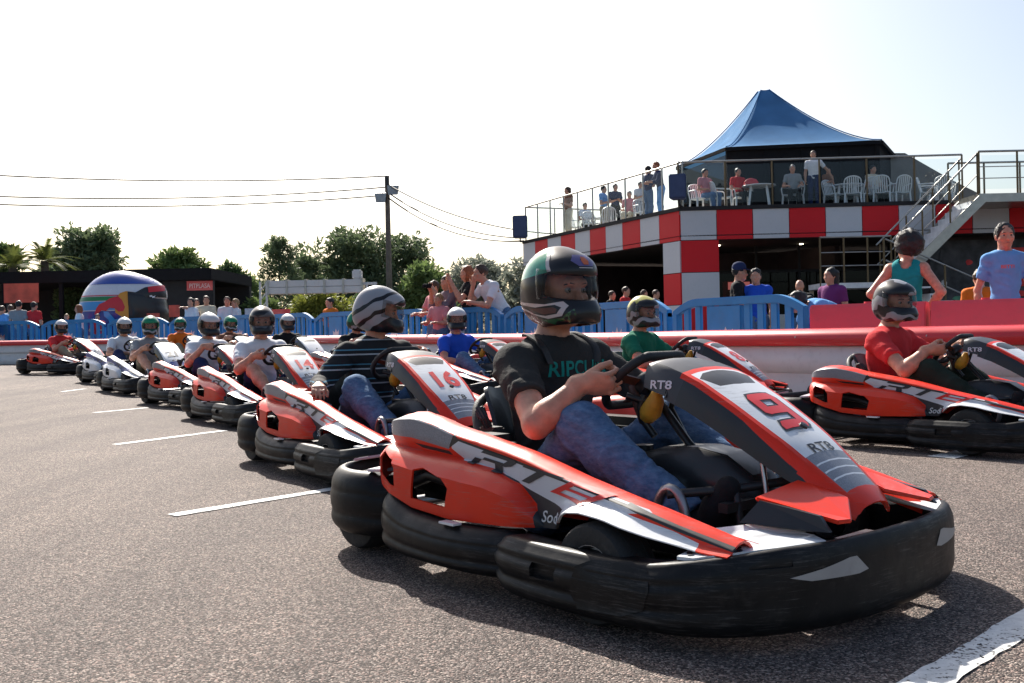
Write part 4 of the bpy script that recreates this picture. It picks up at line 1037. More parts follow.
line('grid_marking', (gp(92, 413), gp(146, 408)), .08, M_LINE, '')
line('grid_marking', (gp(895, 699), gp(1060, 598)), .085, M_LINE, '')
line('grid_marking', (gp(938, 458), gp(1002, 445)), .15, M_LINE, '')
line('grid_marking', (gp(60, 392), gp(84, 389)), .08, M_LINE, '')

# ------------------------------------------------------------------ drivers
STEER = (A(.165, 0, .590), A(0, 1, 0), nrm(A(.73, 0, .68)), A(-.68, 0, .73))
def J_driver(yaw=-.3, pitch=0, dx=0, dy=0, grips=(176, 14), custom=None):
    J = dict(pel=A(-.28, 0, .175), neck=A(-.262, 0, .71), hc=A(-.205, 0, .885), sh=[A(-.235, -.185, .64), A(-.235, .185, .64)], hip=[A(-.22, -.1, .17), A(-.22, .1, .17)],
             kn=[A(.115, -.225, .455), A(.115, .215, .45)], an=[A(.50, -.185, .20), A(.50, .185, .20)], el=[A(.0, -.315, .462), A(.0, .325, .465)], wr=[None, None], hand=[None, None], s=1.0)
    for k in ('neck', 'hc'): J[k] = J[k] + A(dx, dy, 0)
    J['sh'] = [p + A(dx * .7, dy * .8, 0) for p in J['sh']]
    c, e1, e2, N = STEER
    for i in (0, 1):
        if custom and custom.get(i):
            J['el'][i], J['wr'][i] = custom[i]; continue
        a = R_(grips[i]); G_ = c + e1 * .142 * math.cos(a) + e2 * .128 * math.sin(a); n = -(e1 * math.cos(a) + e2 * math.sin(a)); t = (e1 * math.sin(a) - e2 * math.cos(a)) * (1 if i == 0 else -1)
        d = nrm(-N * .55 + e2 * .62 + n * .42); n2 = nrm(np.cross(t, d) if i == 0 else np.cross(d, t))
        J['wr'][i] = G_ - d * .098 - n2 * .026; J['hand'][i] = (d, n2, (.95, 1.25, .8))
    J['toe'] = [nrm(A(.45, 0, .9)), nrm(A(.45, 0, .9))]; J['R'] = headR(yaw, pitch); return J
def driver_body(J, h):
    F = Field(A(-.62, -.56, .0), A(.78, .56, 1.12), h); torso(F, J, 0); legs(F, J, 0); foot(F, J, 0); arms(F, J, 0); hands(F, J); head(F, J)
    return F.mesh('person', M_SKIN)
def driver_set(J, h, hb, sleeve=.62):
    o = dict(J=J, body=driver_body(J, hb), shirt=shirt_mesh(J, h, CL['black'], sleeve, -.05, seed=11, amp=.0045), trousers=trouser_mesh(J, h, M_DENIM, 1.95, seed=5, amp=.0055), shoes=shoe_mesh(J, h, CL['black']))
    return o
def seat_driver(D, kart, label, helmet, shirt, pants=None, vis=None, brow='black', shorts=None, yaw=None, fine=False, group='drivers sitting in the karts'):
    o = ob('person', D['body'], None, kart.location, kart.rotation_euler); tag(o, label, 'person', group)
    def part(n, me, m):
        p = ob(n, me, o); p.material_slots[0].link = 'OBJECT'; p.material_slots[0].material = m; return p
    part('shirt', D['shirt'], shirt); part('trousers', shorts or D['trousers'], pants or M_DENIM); [part('shoe', sh, CL['black']) for sh in D['shoes']]
    put_helmet(o, D['J'], helmet, vis=vis); face_bits(o, D['J'], brow, fine)
    return o

HERO = driver_set(J_driver(R_(-6), R_(2)), .0065, .0046)
STD2 = driver_set(J_driver(R_(-2), R_(6), dy=.04, grips=(150, 40)), .0115, .010)
LOW2 = driver_set(J_driver(R_(-34), R_(0), dy=-.05, custom={0: (A(-.10, -.33, .43), A(.10, -.16, .40)), 1: (A(-.0, .33, .47), A(.13, .13, .56))}), .0115, .010)
TURN = driver_set(J_driver(R_(58), R_(10), dx=.02, dy=.09, grips=(163, 25), custom={0: (A(-.2, -.30, .47), A(.0, -.40, .47))}), .009, .008, 1.93)
LOW = driver_set(J_driver(R_(-12), R_(4), custom={0: (A(-.06, -.31, .46), A(.12, -.10, .46)), 1: (A(-.03, .31, .46), A(.14, .08, .5))}), .0115, .010)
AWAY = driver_set(J_driver(R_(40), R_(14), dx=.06, dy=.05, grips=(160, 25)), .0125, .012)
STD = driver_set(J_driver(R_(-22), R_(2)), .0115, .010)
def shorts_of(J): return trouser_mesh(J, .011, CL['navy'], .9, seed=8)
SHORTS = shorts_of(STD['J'])

# ------------------------------------------------------------------ karts
KP, KPANEL, KBV = make_kart()
H_SILV2 = helmet_mat('helmet silver and black', [BK, SIL, BK, SIL, BK, SIL], [.15, .22, .40, .58, .80], -.2, .1, .03)
RED2BLUE = {'kart orange red': M_WHT, 'kart scarlet': M_BLU, 'carbon print': M_BLU, 'kart light grey': M_BLU}
KG = 'racing karts lined up on the grid'
def place_kart(x, y, th, label, num=None, blue=False, first=False, size=.2, nm=None):
    k = KP if first else copy_tree(KP, None, RED2BLUE if blue else None, ('race_number',))
    k.location = (x, y, G(x, y)); k.rotation_euler = (0, 0, R_(th - 90)); tag(k, label, 'kart', KG)
    if num:
        pn = [c for c in k.children if c.name.startswith('nose_panel')][0]
        panel_text(pn, KBV, num, size, nm or M_RED2, .71, 0, .006, 1.15 if len(num) == 1 else .92)
    return k
karts = {}
for key, x, y, th, num, blue, label in (
    ('9', .305, 3.29, 41.5, None, 0, 'orange and black kart number 9, the nearest one, filling the foreground'),
    ('16', -.75, 5.76, 36, '16', 0, 'orange kart number 16 directly behind the nearest kart'),
    ('14', -2.19, 9.1, 37, '14', 0, 'orange kart number 14 with a driver in a plain graphite helmet'),
    ('2', -3.38, 11.35, 43, '2', 0, 'orange kart number 2 between kart 14 and the blue kart 21'),
    ('21', -4.9, 13.75, 38, '21', 1, 'blue and white kart number 21 on the left of the grid'),
    ('b', -6.1, 15.95, 42, None, 1, 'blue and white kart behind number 21 whose driver has a white crowned helmet'),
    ('a', -8.6, 19.4, 62, None, 0, 'red and white kart at the far left end of the grid seen from the side'),
    ('m', 2.64, 6.37, 43, None, 0, 'orange kart at the right edge driven by a man in a red shirt'),
    ('l', 1.30, 8.5, 53, '8', 0, 'orange kart driven by the man in a green shirt, behind kart 9'),
    ('k', -.46, 11.45, 42, '1', 0, 'orange kart with the driver in a bright blue shirt by the barrier'),
    ('i', -2.08, 13.75, 40, None, 0, 'orange kart half hidden behind the driver of kart 16, its driver in black'),
    ('h', -3.5, 16.05, 40, None, 1, 'blue and white kart seen behind the driver of kart 14'),
    ('f', -4.97, 17.85, 40, None, 1, 'blue and white kart seen behind the driver of kart 2'),
    ('d', -6.45, 19.85, 40, None, 1, 'blue and white kart whose driver wears an orange shirt, behind kart 21')):
    karts[key] = place_kart(x, y, th, label, num, blue, key == '9', .2 if len(num or '') < 2 else .185, M_DGRY if blue else None)
# the nearest kart carries an outlined 9 that reads from its other side
NINE = [[(.12, 1), (.88, 1), (1, .9), (1, .8), (0, .8), (0, .9)], [(0, .8), (.28, .8), (.28, .6), (0, .6)], [(0, .6), (1, .6), (1, .4), (.12, .4), (0, .48)], [(.72, .8), (1, .8), (1, .6), (.72, .6)], [(.72, .4), (1, .4), (1, .2), (.72, .2)], [(.1, .2), (1, .2), (1, .1), (.88, 0), (.0, 0), (.0, .1)]]
for m_, g_, up in ((M_BLK, .007, 0), (M_RED2, 0, .001)):
    PL = []
    for P in NINE:
        cx = sum(p[0] for p in P) / len(P) * .125; cy = sum(p[1] for p in P) / len(P) * .16
        PL.append([(x * .125 - .06 + (g_ if x * .125 > cx else -g_), y * .16 + (g_ if y * .16 > cy else -g_)) for x, y in P])
    stick('race_number', flat(PL, .03), (.72, 0, 1.2), (0, 1, 0), (-.86, 0, 0), (0, 0, -1), KBV, m_, [c for c in karts['9'].children if c.name.startswith('nose_panel')][0], .002 + up, 0, 1.5)

seat_driver(HERO, karts['9'], 'driver of kart number 9 in a charcoal lettered t-shirt and green and black helmet', H_HERO, CL['charcoal'], fine=True)
hero = bpy.data.objects['person']
seat_driver(TURN, karts['16'], 'driver in a striped black jumper with his silver helmet turned away', H_SILV, M_STRIPE)
seat_driver(STD, karts['14'], 'driver of kart 14 in a white t-shirt, shorts and graphite helmet', H_DARK, CL['white'], CL['navy'], shorts=SHORTS)
seat_driver(STD2, karts['2'], 'driver of kart 2 in a pale t-shirt and white crowned helmet', H_WHT, CL['white'], CL['navy'])
seat_driver(STD, karts['21'], 'driver of kart 21 in a grey shirt and dark green helmet', H_GRN, CL['grey'], CL['khaki'], shorts=SHORTS)
seat_driver(LOW, karts['b'], 'driver in a white and blue shirt in the blue kart behind number 21', H_WHT, CL['white'], CL['navy'])
seat_driver(STD, karts['a'], 'driver in a dark red shirt in the farthest kart on the left', H_WHT, CL['red'], CL['khaki'])
seat_driver(STD, karts['m'], 'driver in a red t-shirt and silver and black helmet at the right edge', H_SILV2, CL['red'], CL['olive'])
seat_driver(LOW, karts['l'], 'driver in a green t-shirt with a silver and lime helmet', H_GOLD, CL['green'])
seat_driver(LOW2, karts['k'], 'driver in a bright blue t-shirt with a white crowned helmet', H_WHT, CL['blue'])
seat_driver(AWAY, karts['i'], 'driver in a black shirt looking away, in a green crowned helmet', H_GRN, CL['black'])
seat_driver(LOW, karts['h'], 'driver in black behind the driver of kart 14, graphite and white helmet', H_WHT, CL['black'], CL['black'])
seat_driver(STD2, karts['f'], 'driver in a dark red shirt seen just right of the driver of kart 2', H_GRN, CL['brown'], CL['black'])
seat_driver(LOW2, karts['d'], 'driver in an orange shirt and dark green helmet between karts 21 and 2', H_GRN, CL['orange'], CL['khaki'])

# details on the nearest driver
sb = BVHTree.FromPolygons([v.co.copy() for v in HERO['shirt'].vertices], [tuple(p.vertices) for p in HERO['shirt'].polygons])
shirt = [c for c in hero.children if c.name.startswith('shirt')][0]
M_PRINT = mat('teal print', (.0, .23, .19), .8, var=.15, vscale=40)
t = text2('RIPCURL', .072, .0012, 0, 1.05, 'CENTER'); grid2(t, .012)
stick('chest_lettering', t, (.3, .035, .598), (0, 1, 0), (-.1, 0, 1), (-1, 0, .0), sb, M_PRINT, shirt, .0022, .0, .8)
for sg in (-1, 1):   # neck protection straps
    b = MB(); pts = catmull([(-.30, sg * .09, .74), (-.235, sg * .115, .74), (-.17, sg * .12, .69), (-.14, sg * .11, .64)], 6)
    secs = []
    for p in pts:
        h = sb.find_nearest(V(p)); q = h[0] + h[1] * .004; secs.append([q + V((0, -.016, 0)) + h[1] * .0, q + V((0, .016, 0)), q + V((0, .014, 0)) + h[1] * .008, q + V((0, -.014, 0)) + h[1] * .008])
    b.loft(secs); b.ob('shoulder_strap', M_RUB, shirt, 60)
hel = [c for c in hero.children if c.name.startswith('helmet')][0]; hb = bvh_of(HS)
M_HG = mat('helmet green flake', (.0, .27, .14), .15, coat=.8, var=.15, vscale=60); M_HS = mat('helmet silver line', (.5, .46, .44), .25, coat=.5); M_HDG = mat('helmet dark green', (.01, .09, .03), .2, coat=.7); M_HP = mat('helmet crest violet', (.12, .1, .25), .3); M_HO = mat('helmet crest orange', (.6, .12, .03), .3)
for sg in (-1, 1):
    for P, m_, lf in (([(-.13, .035), (-.02, .05), (.06, .066), (.03, .12), (.0, .15), (-.05, .145), (-.10, .12), (-.15, .065)], M_HG, .001),
                      ([(.06, .066), (.075, .07), (.045, .12), (.012, .152), (.0, .15), (.03, .12)], M_HS, .0012),
                      ([(-.13, -.035), (.05, -.045), (.115, -.035), (.135, -.05), (.12, -.085), (.06, -.095), (-.06, -.075), (.05, -.085), (.10, -.078), (.115, -.056), (.09, -.047), (-.0, -.056), (-.13, -.045)], M_HS, .0014),
                      ([(-.05, -.06), (.05, -.058), (.085, -.055), (.10, -.062), (.095, -.075), (.04, -.08)], M_BROWN, .001),
                      ([(.02, -.1), (.12, -.092), (.15, -.06), (.16, -.10), (.10, -.12)], M_HDG, .001),
                      ([(-.125, -.05), (-.03, -.075), (-.02, -.082), (-.12, -.062)], M_HS, .0012)):
        stick('helmet_graphic', flat([P], .02), (0, sg * .3, 0), (1, 0, 0), (0, 0, 1), (0, -sg, 0), hb, m_, hel, lf, 0, .5)
for P, m_, lf in (([(-.05, .0), (-.03, .022), (.03, .022), (.05, 0), (.03, -.018), (-.03, -.018)], M_HP, .001), ([(-.016, .0), (-.006, .016), (0, .012), (.006, .016), (.016, 0), (.01, -.013), (-.01, -.013)], M_HO, .002), ([(-.03, -.022), (.03, -.022), (.03, -.025), (-.03, -.025)], M_HS, .0012)):
    stick('helmet_crest', flat([P], .015), (.3, 0, .105), (0, 1, 0), (-.3, 0, 1), (-1, 0, 0), hb, m_, hel, lf, 0, .6)
# two karts carry a roll hoop
# ================================================================== barriers and fence
BP = [np.array(p) for p in catmull([(6.4, 5.6), (5.3, 6.35), (4.3, 7.2), (3.1, 8.3), (2.15, 9.5), (1.2, 11.1), (.15, 13.2), (-1.3, 15.4), (-3.1, 17.6), (-5.2, 20.1), (-7.6, 22.6), (-10.4, 24.0), (-14, 24.9), (-20, 25.6)], 8)]
def offset(P, o):
    r = []
    for i, p in enumerate(P):
        t = nrm(P[min(i + 1, len(P) - 1)] - P[max(i - 1, 0)]); r.append(p + A(t[1], -t[0]) * o)
    return r
M_BWHT = mat('barrier white plastic', (.66, .65, .63), .45, var=.06, vscale=2, dirt=.22)
M_BRED = mat('barrier red plastic', (.62, .025, .03), .35, coat=.3, var=.08, vscale=2, dirt=.15)
M_PINK = mat('sun faded red plastic', (.64, .075, .10), .55, var=.12, vscale=3, dirt=.2)
M_FBLU = mat('blue fence plastic', (.012, .23, .54), .42, coat=.1, var=.12, vscale=4, dirt=.15)
M_LOGO = mat('pale print', (.62, .64, .68), .5)
br = thing('track_barrier', 'low white guard barrier with a red rounded top running behind all the karts', 'barrier')
def run(P, prof, name, m, par, ang=40):
    b = MB(); secs = []
    for i, p in enumerate(P):
        t = nrm(P[min(i + 1, len(P) - 1)] - P[max(i - 1, 0)]); n_ = A(t[1], -t[0]); z0 = G(p[0], p[1])
        hf = float(np.interp(p[1], [10, 24], [1, .8])); secs.append([V((p[0] + n_[0] * o, p[1] + n_[1] * o, z0 + z * hf)) for o, z in prof])
    return b.loft(secs).ob(name, m, par, ang)
run(BP, [(-.12, 0), (.16, 0), (.16, .57), (-.10, .57), (-.115, .50), (-.135, .47), (-.135, .36), (-.11, .33), (-.115, .2), (-.135, .17), (-.135, .06)], 'guard_body', M_BWHT, br)
run(BP, [(-.14, .575), (.16, .575), (.165, .64), (.13, .70), (.03, .725), (-.08, .715), (-.145, .68), (-.16, .63)], 'guard_top', M_BRED, br, 60)
b = MB()
for i in range(4, len(BP) - 1, 6):
    p = BP[i]; t = nrm(BP[i + 1] - p); n_ = A(-t[1], t[0]); q = V((p[0] + n_[0] * .15, p[1] + n_[1] * .15, G(*p) + .65)); b.lathe([(0, .0), (.012, .0), (.012, .02), (0, .022)], 8, q, 'y')
b.ob('fixing_bolts', M_STEEL, br)

def jersey(p, q, label):
    p, q = V((*p, 0)), V((*q, 0)); L = (q - p).length; o = thing('plastic_barrier', label, 'barrier', (p.x, p.y, G(p.x, p.y) - .02), math.atan2(q.y - p.y, q.x - p.x), 'faded red plastic barriers')
    prof = [(-.24, 0), (.24, 0), (.24, .12), (.15, .30), (.11, .36), (.085, .92), (.06, .96), (-.06, .96), (-.085, .92), (-.11, .36), (-.15, .30), (-.24, .12)]
    me = MB().loft([[V((x, y, z)) for y, z in prof] for x in (0, .02, L - .02, L)]).me('shell', M_PINK, None, .008)
    me = cut(me, [bx((L * .3 - .12, -.5, .10), (L * .3 + .1, .5, .20)), bx((L * .7 - .1, -.5, .10), (L * .7 + .12, .5, .20)), bx((L - .12, -.5, .5), (L - .05, .5, .72))]); fix(me, 40)
    ob('shell', me, o); MB().tube([(L * .5, 0, .955), (L * .5, 0, .975)], .035, 12).ob('filler_cap', M_PINK, o, 40); return o
jersey((2.80, 9.30), (3.62, 8.70), 'faded red plastic barrier in front of the stooping person')
jersey((3.65, 8.67), (4.34, 8.18), 'faded red plastic barrier in front of the woman in teal')
jersey((4.37, 8.16), (5.05, 7.67), 'faded red plastic barrier cut by the right edge of the photo')

def make_fence():
    o = thing('crowd_fence', '', 'fence'); Lh = 1.95
    top = lambda x: .92 + .14 * min(1, math.sin(min(1, min(x, Lh - x) / .42) * math.pi / 2))
    b = MB(); xs = np.linspace(0.02, Lh - .02, 30)
    b.loft([[V((x, -.035, top(x) - .085)), V((x, .035, top(x) - .085)), V((x, .035, top(x))), V((x, -.035, top(x)))] for x in xs])
    b.box((.02, -.034, 0.10), (Lh - .02, .034, .22))
    for x in (.02, Lh - .10): b.box((x, -.04, .06), (x + .08, .04, top(x + .04) - .05))
    b.ob('fence_frame', M_FBLU, o, 50, .006)
    sl = MB().box((-.045, -.02, .21), (.045, .02, .98)).me('slat', M_FBLU, None, .006)
    for i in range(9): ob('slat', sl, o, (.235 + i * .185, 0, 0)); 
    for x in (.3, Lh - .3): MB().prism([(x - .05, -.3, 0), (x + .05, -.3, 0), (x + .05, -.06, .1), (x - .05, -.06, .1)], (0, 0, .025)).box((x - .05, -.06, 0), (x + .05, .06, .11)).box((x - .05, .06, 0), (x + .05, .3, .03)).ob('fence_foot', M_FBLU, o)
    return o
FP = offset(BP, .62)
seg = [np.linalg.norm(FP[i + 1] - FP[i]) for i in range(len(FP) - 1)]; cum = np.concatenate([[0], np.cumsum(seg)])
def fpt(s): return A(np.interp(s, cum, [p[0] for p in FP]), np.interp(s, cum, [p[1] for p in FP]))
s0 = [s for s in np.linspace(0, cum[-1], 3000) if fpt(s)[0] / fpt(s)[1] < .298][0]
FEN = make_fence(); s = s0; i = 0
names = ['blue plastic crowd fence with a pale printed panel, nearest on the right', 'blue plastic crowd fence behind the driver in the green shirt', 'blue plastic crowd fence just left of the helmet of driver 9', 'blue plastic crowd fence in front of the leaning man in a white shirt',
    'blue plastic crowd fence in front of the people taking photographs', 'blue plastic crowd fence behind the turned silver helmet', 'blue plastic crowd fence in front of the man in an orange shirt', 'blue plastic crowd fence behind the driver in black of the blue kart', 'blue plastic crowd fence right of the two boys in white',
    'blue plastic crowd fence in front of the two boys in white', 'blue plastic crowd fence in front of the woman with long black hair', 'blue plastic crowd fence below the giant helmet', 'blue plastic crowd fence in front of the child with dark hair', 'blue plastic crowd fence in front of the woman in a white top', 'blue plastic crowd fence in front of the man in a red shirt', 'blue plastic crowd fence at the left edge']
while s < cum[-1] - 2.2 and i < len(names):
    q, p = fpt(s), fpt(s + 1.96); f = FEN if i == 0 else copy_tree(FEN)
    f.location = (p[0], p[1], G(*p)); f.rotation_euler = (0, 0, math.atan2(q[1] - p[1], q[0] - p[0])); tag(f, names[i], 'fence', 'blue crowd fences behind the barrier')
    if i in (0, 11, 13):
        pn = MB().box((.62, -.032, .3), (1.08, .032, .97)).ob('sign_panel', M_FBLU, f, None, .008); bm = flat([[(0, 0), (.06, .06), (.05, .16), (.12, .12), (.16, .2), (.2, .13), (.27, .18), (.26, .06), (.3, 0), (.2, .02), (.12, -.01)]], .1)
        for v in bm.verts: v.co = (.70 + v.co.x, -.0345, .55 + v.co.y)
        me = bpy.data.meshes.new('print'); bm.to_mesh(me); bm.free(); slots(me, M_LOGO if i == 0 else M_BRED); ob('printed_mark', me, pn)
    s += 2.0; i += 1

# ================================================================== karting building
M_TR = mat('panel red', (.72, .014, .022), .5, spec=.25, var=.04, vscale=.6, dirt=.08); M_TG = mat('panel grey', (.60, .61, .63), .5, var=.04, vscale=.6, dirt=.1); M_TW = M_TG
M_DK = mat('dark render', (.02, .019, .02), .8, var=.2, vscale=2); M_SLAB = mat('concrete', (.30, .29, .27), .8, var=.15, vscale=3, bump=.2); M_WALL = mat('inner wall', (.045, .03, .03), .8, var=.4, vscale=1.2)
M_RAIL = mat('rail steel', (.42, .40, .36), .35, metal=.9); M_POST = mat('bronze post', (.16, .115, .06), .45, metal=.6); M_GLS = glassy('balcony glass', (.93, .96, .965)); M_GLD = glassy('dark glazing', (.35, .42, .46))
TZ = 4.10; ZB = 3.22; RH = .90
C0 = W(682, 28); L0 = W(525, 37.5); R0 = W(960, 27.7); C0.z = L0.z = R0.z = 0
fd = (R0 - C0).normalized(); ld = (L0 - C0).normalized(); R1 = C0 + fd * 13.5; bk = V((-fd.y, fd.x, 0)); bl = V((ld.y, -ld.x, 0))
LL = (L0 - C0).length
bd = thing('karting_building', 'red and grey chequered karting building with an open dark ground floor and roof terrace', 'building')
def wallbox(mb, p, d, nin, s0, s1, z0, z1, t, mi=0, inset=0):
    """box along direction d from p, growing inwards along nin"""
    a = p + d * s0 + nin * inset; c = p + d * s1 + nin * inset
    vs = [a + V((0, 0, z0)), c + V((0, 0, z0)), c + nin * t + V((0, 0, z0)), a + nin * t + V((0, 0, z0))]; vs += [v + V((0, 0, z1 - z0)) for v in vs]
    mb.raw(vs, [(0, 3, 2, 1), (4, 5, 6, 7), (0, 1, 5, 4), (1, 2, 6, 5), (2, 3, 7, 6), (3, 0, 4, 7)], mi)
b = MB(); wallbox(b, C0, fd, bk, .07, 13.5, ZB - .02, TZ - .02, .2, 2, .05); wallbox(b, C0, ld, bl, .07, LL, ZB - .02, TZ - .02, .2, 2, .05)
for k in range(13): wallbox(b, C0, fd, bk, .03 + k * 1.005, .03 + k * 1.005 + .985, ZB, TZ - .06, .05, 1 if k % 2 == 0 else 0)
for k in range(10): wallbox(b, C0, ld, bl, .03 + k * LL / 10, .03 + (k + 1) * LL / 10 - .02, ZB, TZ - .06, .05, k % 2)
b.ob('chequered_fascia', [M_TR, M_TG, M_DK], bd)
b = MB(); wallbox(b, C0, fd, bk, .1, 1.05, .3, ZB - .02, .6, 2, .06); wallbox(b, C0, ld, bl, .1, .85, .3, ZB - .02, .6, 2, .06)
for r in range(3):
    z1 = ZB - .02 - r * RH; z0 = max(.3, z1 - RH + .02)
    wallbox(b, C0, fd, bk, .03, 1.07, z0, z1, .05, 1 if r % 2 else 0); wallbox(b, C0, ld, bl, .03, .88, z0, z1, .05, 0 if r % 2 else 1)
b.ob('chequered_column', [M_TR, M_TG, M_DK], bd)
b = MB(); P4 = [C0, R1, R1 + bk * 14, C0 + fd * 4 + bk * 16, L0 + fd * 3 + bk * 3, L0]
b.prism([p + V((0, 0, TZ - .16)) + (bk + bl).normalized() * .02 for p in P4], (0, 0, .12)); b.ob('terrace_slab', M_SLAB, bd)
b = MB(); wallbox(b, C0, fd, bk, -.03, 13.5, TZ - .055, TZ + .05, .25, 0, -.04); wallbox(b, C0, ld, bl, -.03, LL, TZ - .055, TZ + .05, .25, 0, -.04); b.ob('terrace_kerb', M_DK, bd)
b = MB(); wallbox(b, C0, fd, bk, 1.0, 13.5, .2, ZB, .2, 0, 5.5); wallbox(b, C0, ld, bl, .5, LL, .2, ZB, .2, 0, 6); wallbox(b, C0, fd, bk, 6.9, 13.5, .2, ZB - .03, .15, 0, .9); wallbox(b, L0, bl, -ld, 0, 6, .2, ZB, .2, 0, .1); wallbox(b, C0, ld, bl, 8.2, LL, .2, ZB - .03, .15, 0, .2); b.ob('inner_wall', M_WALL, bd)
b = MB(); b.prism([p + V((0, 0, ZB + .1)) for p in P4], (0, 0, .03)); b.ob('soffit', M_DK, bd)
b = MB()
for s in (1.2, 2.6, 3.9, 5.2, 6.6): wallbox(b, C0, fd, bk, s, s + .07, .3, ZB, .08, 0, 2.6)
wallbox(b, C0, fd, bk, 1.1, 6.8, 2.4, 2.48, .08, 0, 2.61); b.ob('door_frame', M_DK, bd)
b = MB(); wallbox(b, C0, fd, bk, 1.2, 6.8, .3, 2.4, .012, 0, 2.65); b.ob('door_glass', M_GLD, bd)
M_LAMP = mat('lit downlight', (1, .9, .7), emit=(1, .85, .6, 14))
for s, d_ in ((2.0, 1.2), (1.6, 3.2), (4.2, 3.4)):
    q = C0 + fd * s + bk * d_; MB().lathe([(0, -.02), (.05, -.02), (.06, 0)], 12, (q.x, q.y, ZB + .095)).ob('downlight', M_LAMP, bd)
# decorated boards on the dark wall right of the doors
M_B1 = mat('board charcoal', (.06, .06, .065), .6, var=.6, vscale=3); M_B2 = mat('board red', (.75, .03, .03), .5, var=.3, vscale=4); M_B3 = mat('board pale', (.6, .58, .58), .5, var=.5, vscale=5); M_B4 = mat('board green', (.10, .32, .18), .5, var=.5, vscale=4); M_B5 = mat('board ochre', (.6, .42, .08), .5, var=.3)
bo = thing('display_wall', 'dark wall of racing pictures under the terrace stairs', 'display'); bo.location = (0, 0, 0)
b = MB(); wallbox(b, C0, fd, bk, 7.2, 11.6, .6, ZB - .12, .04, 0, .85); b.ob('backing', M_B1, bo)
r = random.Random(4)
for k in range(26):
    s = r.uniform(7.4, 11.2); z = r.uniform(.9, 2.7); w_ = r.uniform(.15, .6); h = r.uniform(.15, .5); b = MB(); P = []
    for a in range(9):
        an = a / 9 * 6.283; q = C0 + fd * (s + w_ / 2 * math.cos(an) * r.uniform(.6, 1.1)) + bk * (.842 - .0012 * k); P.append(V((q.x, q.y, z + h / 2 * math.sin(an) * r.uniform(.6, 1.1))))
    b.prism(P, bk * .006); b.ob('picture', [M_B2, M_B3, M_B4, M_B1, M_B5, M_B3][k % 6], bo)
b = MB(); wallbox(b, C0, fd, bk, 9.35, 10.0, 1.75, 2.85, .03, 0, .79); b.ob('picture', M_B2, bo)
b = MB(); wallbox(b, C0, fd, bk, 9.45, 9.9, 2.3, 2.55, .01, 0, .775); b.ob('picture', M_B3, bo)
# wall pier and red mural at the far right
b = MB(); wallbox(b, C0, fd, bk, 9.9, 10.6, 2.5, ZB + .86, .04, 0, -.02); b.ob('side_panel', M_TG, bd) if 0 else None
def prop(name, label, cat, mb, m, bev=0, grp=None, sm=None, loc=None):
    return tag(mb.ob(name, m, None, sm, bev, loc), label, cat, grp)
b = MB()
for s in (1.35, 2.2, 3.0):
    q = C0 + fd * s + bk * 1.9; b.box((q.x, q.y, .35), (q.x + .7, q.y + .5, 1.05))
prop('counter', 'white low counter inside the dark open ground floor', 'counter', MB().box((C0.x + 1.5, C0.y + 1.3, .35), (C0.x + 3.6, C0.y + 1.9, 1.1)), M_BWHT, .02)
gm = thing('arcade_machine', 'arcade style machine with a red lit top in the dark ground floor', 'machine', (C0.x + 2.2, C0.y + 4.2, .35))
MB().prism([(0, 0, 0), (0, .7, 0), (0, .7, 1.9), (0, .1, 1.9), (0, .1, 1.6), (0, .3, 1.2), (0, 0, 1.0)], (.8, 0, 0)).ob('cabinet', M_B2, gm); MB().box((.05, .09, 1.62), (.75, .10, 1.86)).ob('marquee', mat('lit sign', (.5, .1, .1), emit=(1, .2, .15, 1.2)), gm)

# ------------------------------------------------------------------ terrace railings
def rail(name, label, p, q, h, n, postm, glass=True, mid=(), z=TZ, r=.03):
    o = thing(name, label, 'railing', (p.x, p.y, z)); d = V((q.x - p.x, q.y - p.y, q.z - p.z if 0 else 0))
    MB().tube([(0, 0, h), (d.x, d.y, h)], r).ob('handrail', M_RAIL, o, 60)
    for k in range(n + 1): MB().tube([d * (k / n) + V((0, 0, 0)), d * (k / n) + V((0, 0, h))], .026, 8).ob('post', postm, o, 60)
    for m_ in mid: MB().tube([(0, 0, m_), (d.x, d.y, m_)], .012, 6).ob('mid_rail', M_RAIL, o)
    if glass:
        for k in range(n):
            a, c = d * ((k + .04) / n), d * ((k + .96) / n); t = d.normalized().cross(V((0, 0, 1))) * .012
            MB().prism([a + V((0, 0, .1)), c + V((0, 0, .1)), c + V((0, 0, h - .1)), a + V((0, 0, h - .1))], t).ob('glass_panel', M_GLS, o)
    return o
off = bk * .12
rail('terrace_railing', 'steel and glass railing along the front of the terrace', C0 + off, C0 + fd * 7.85 + off, 1.27, 6, M_POST, True, (), TZ + .05)
rail('terrace_railing', 'steel and glass railing along the left side of the terrace', C0 + bl * .12, L0 + bl * .12, 1.27, 10, M_RAIL, True, (), TZ + .05)
rail('terrace_railing', 'thin steel railing across the far left end of the terrace', L0 + bl * .12, L0 + bl * 5 + V((0, 0, 0)), 1.27, 4, M_RAIL, True, (), TZ + .05)

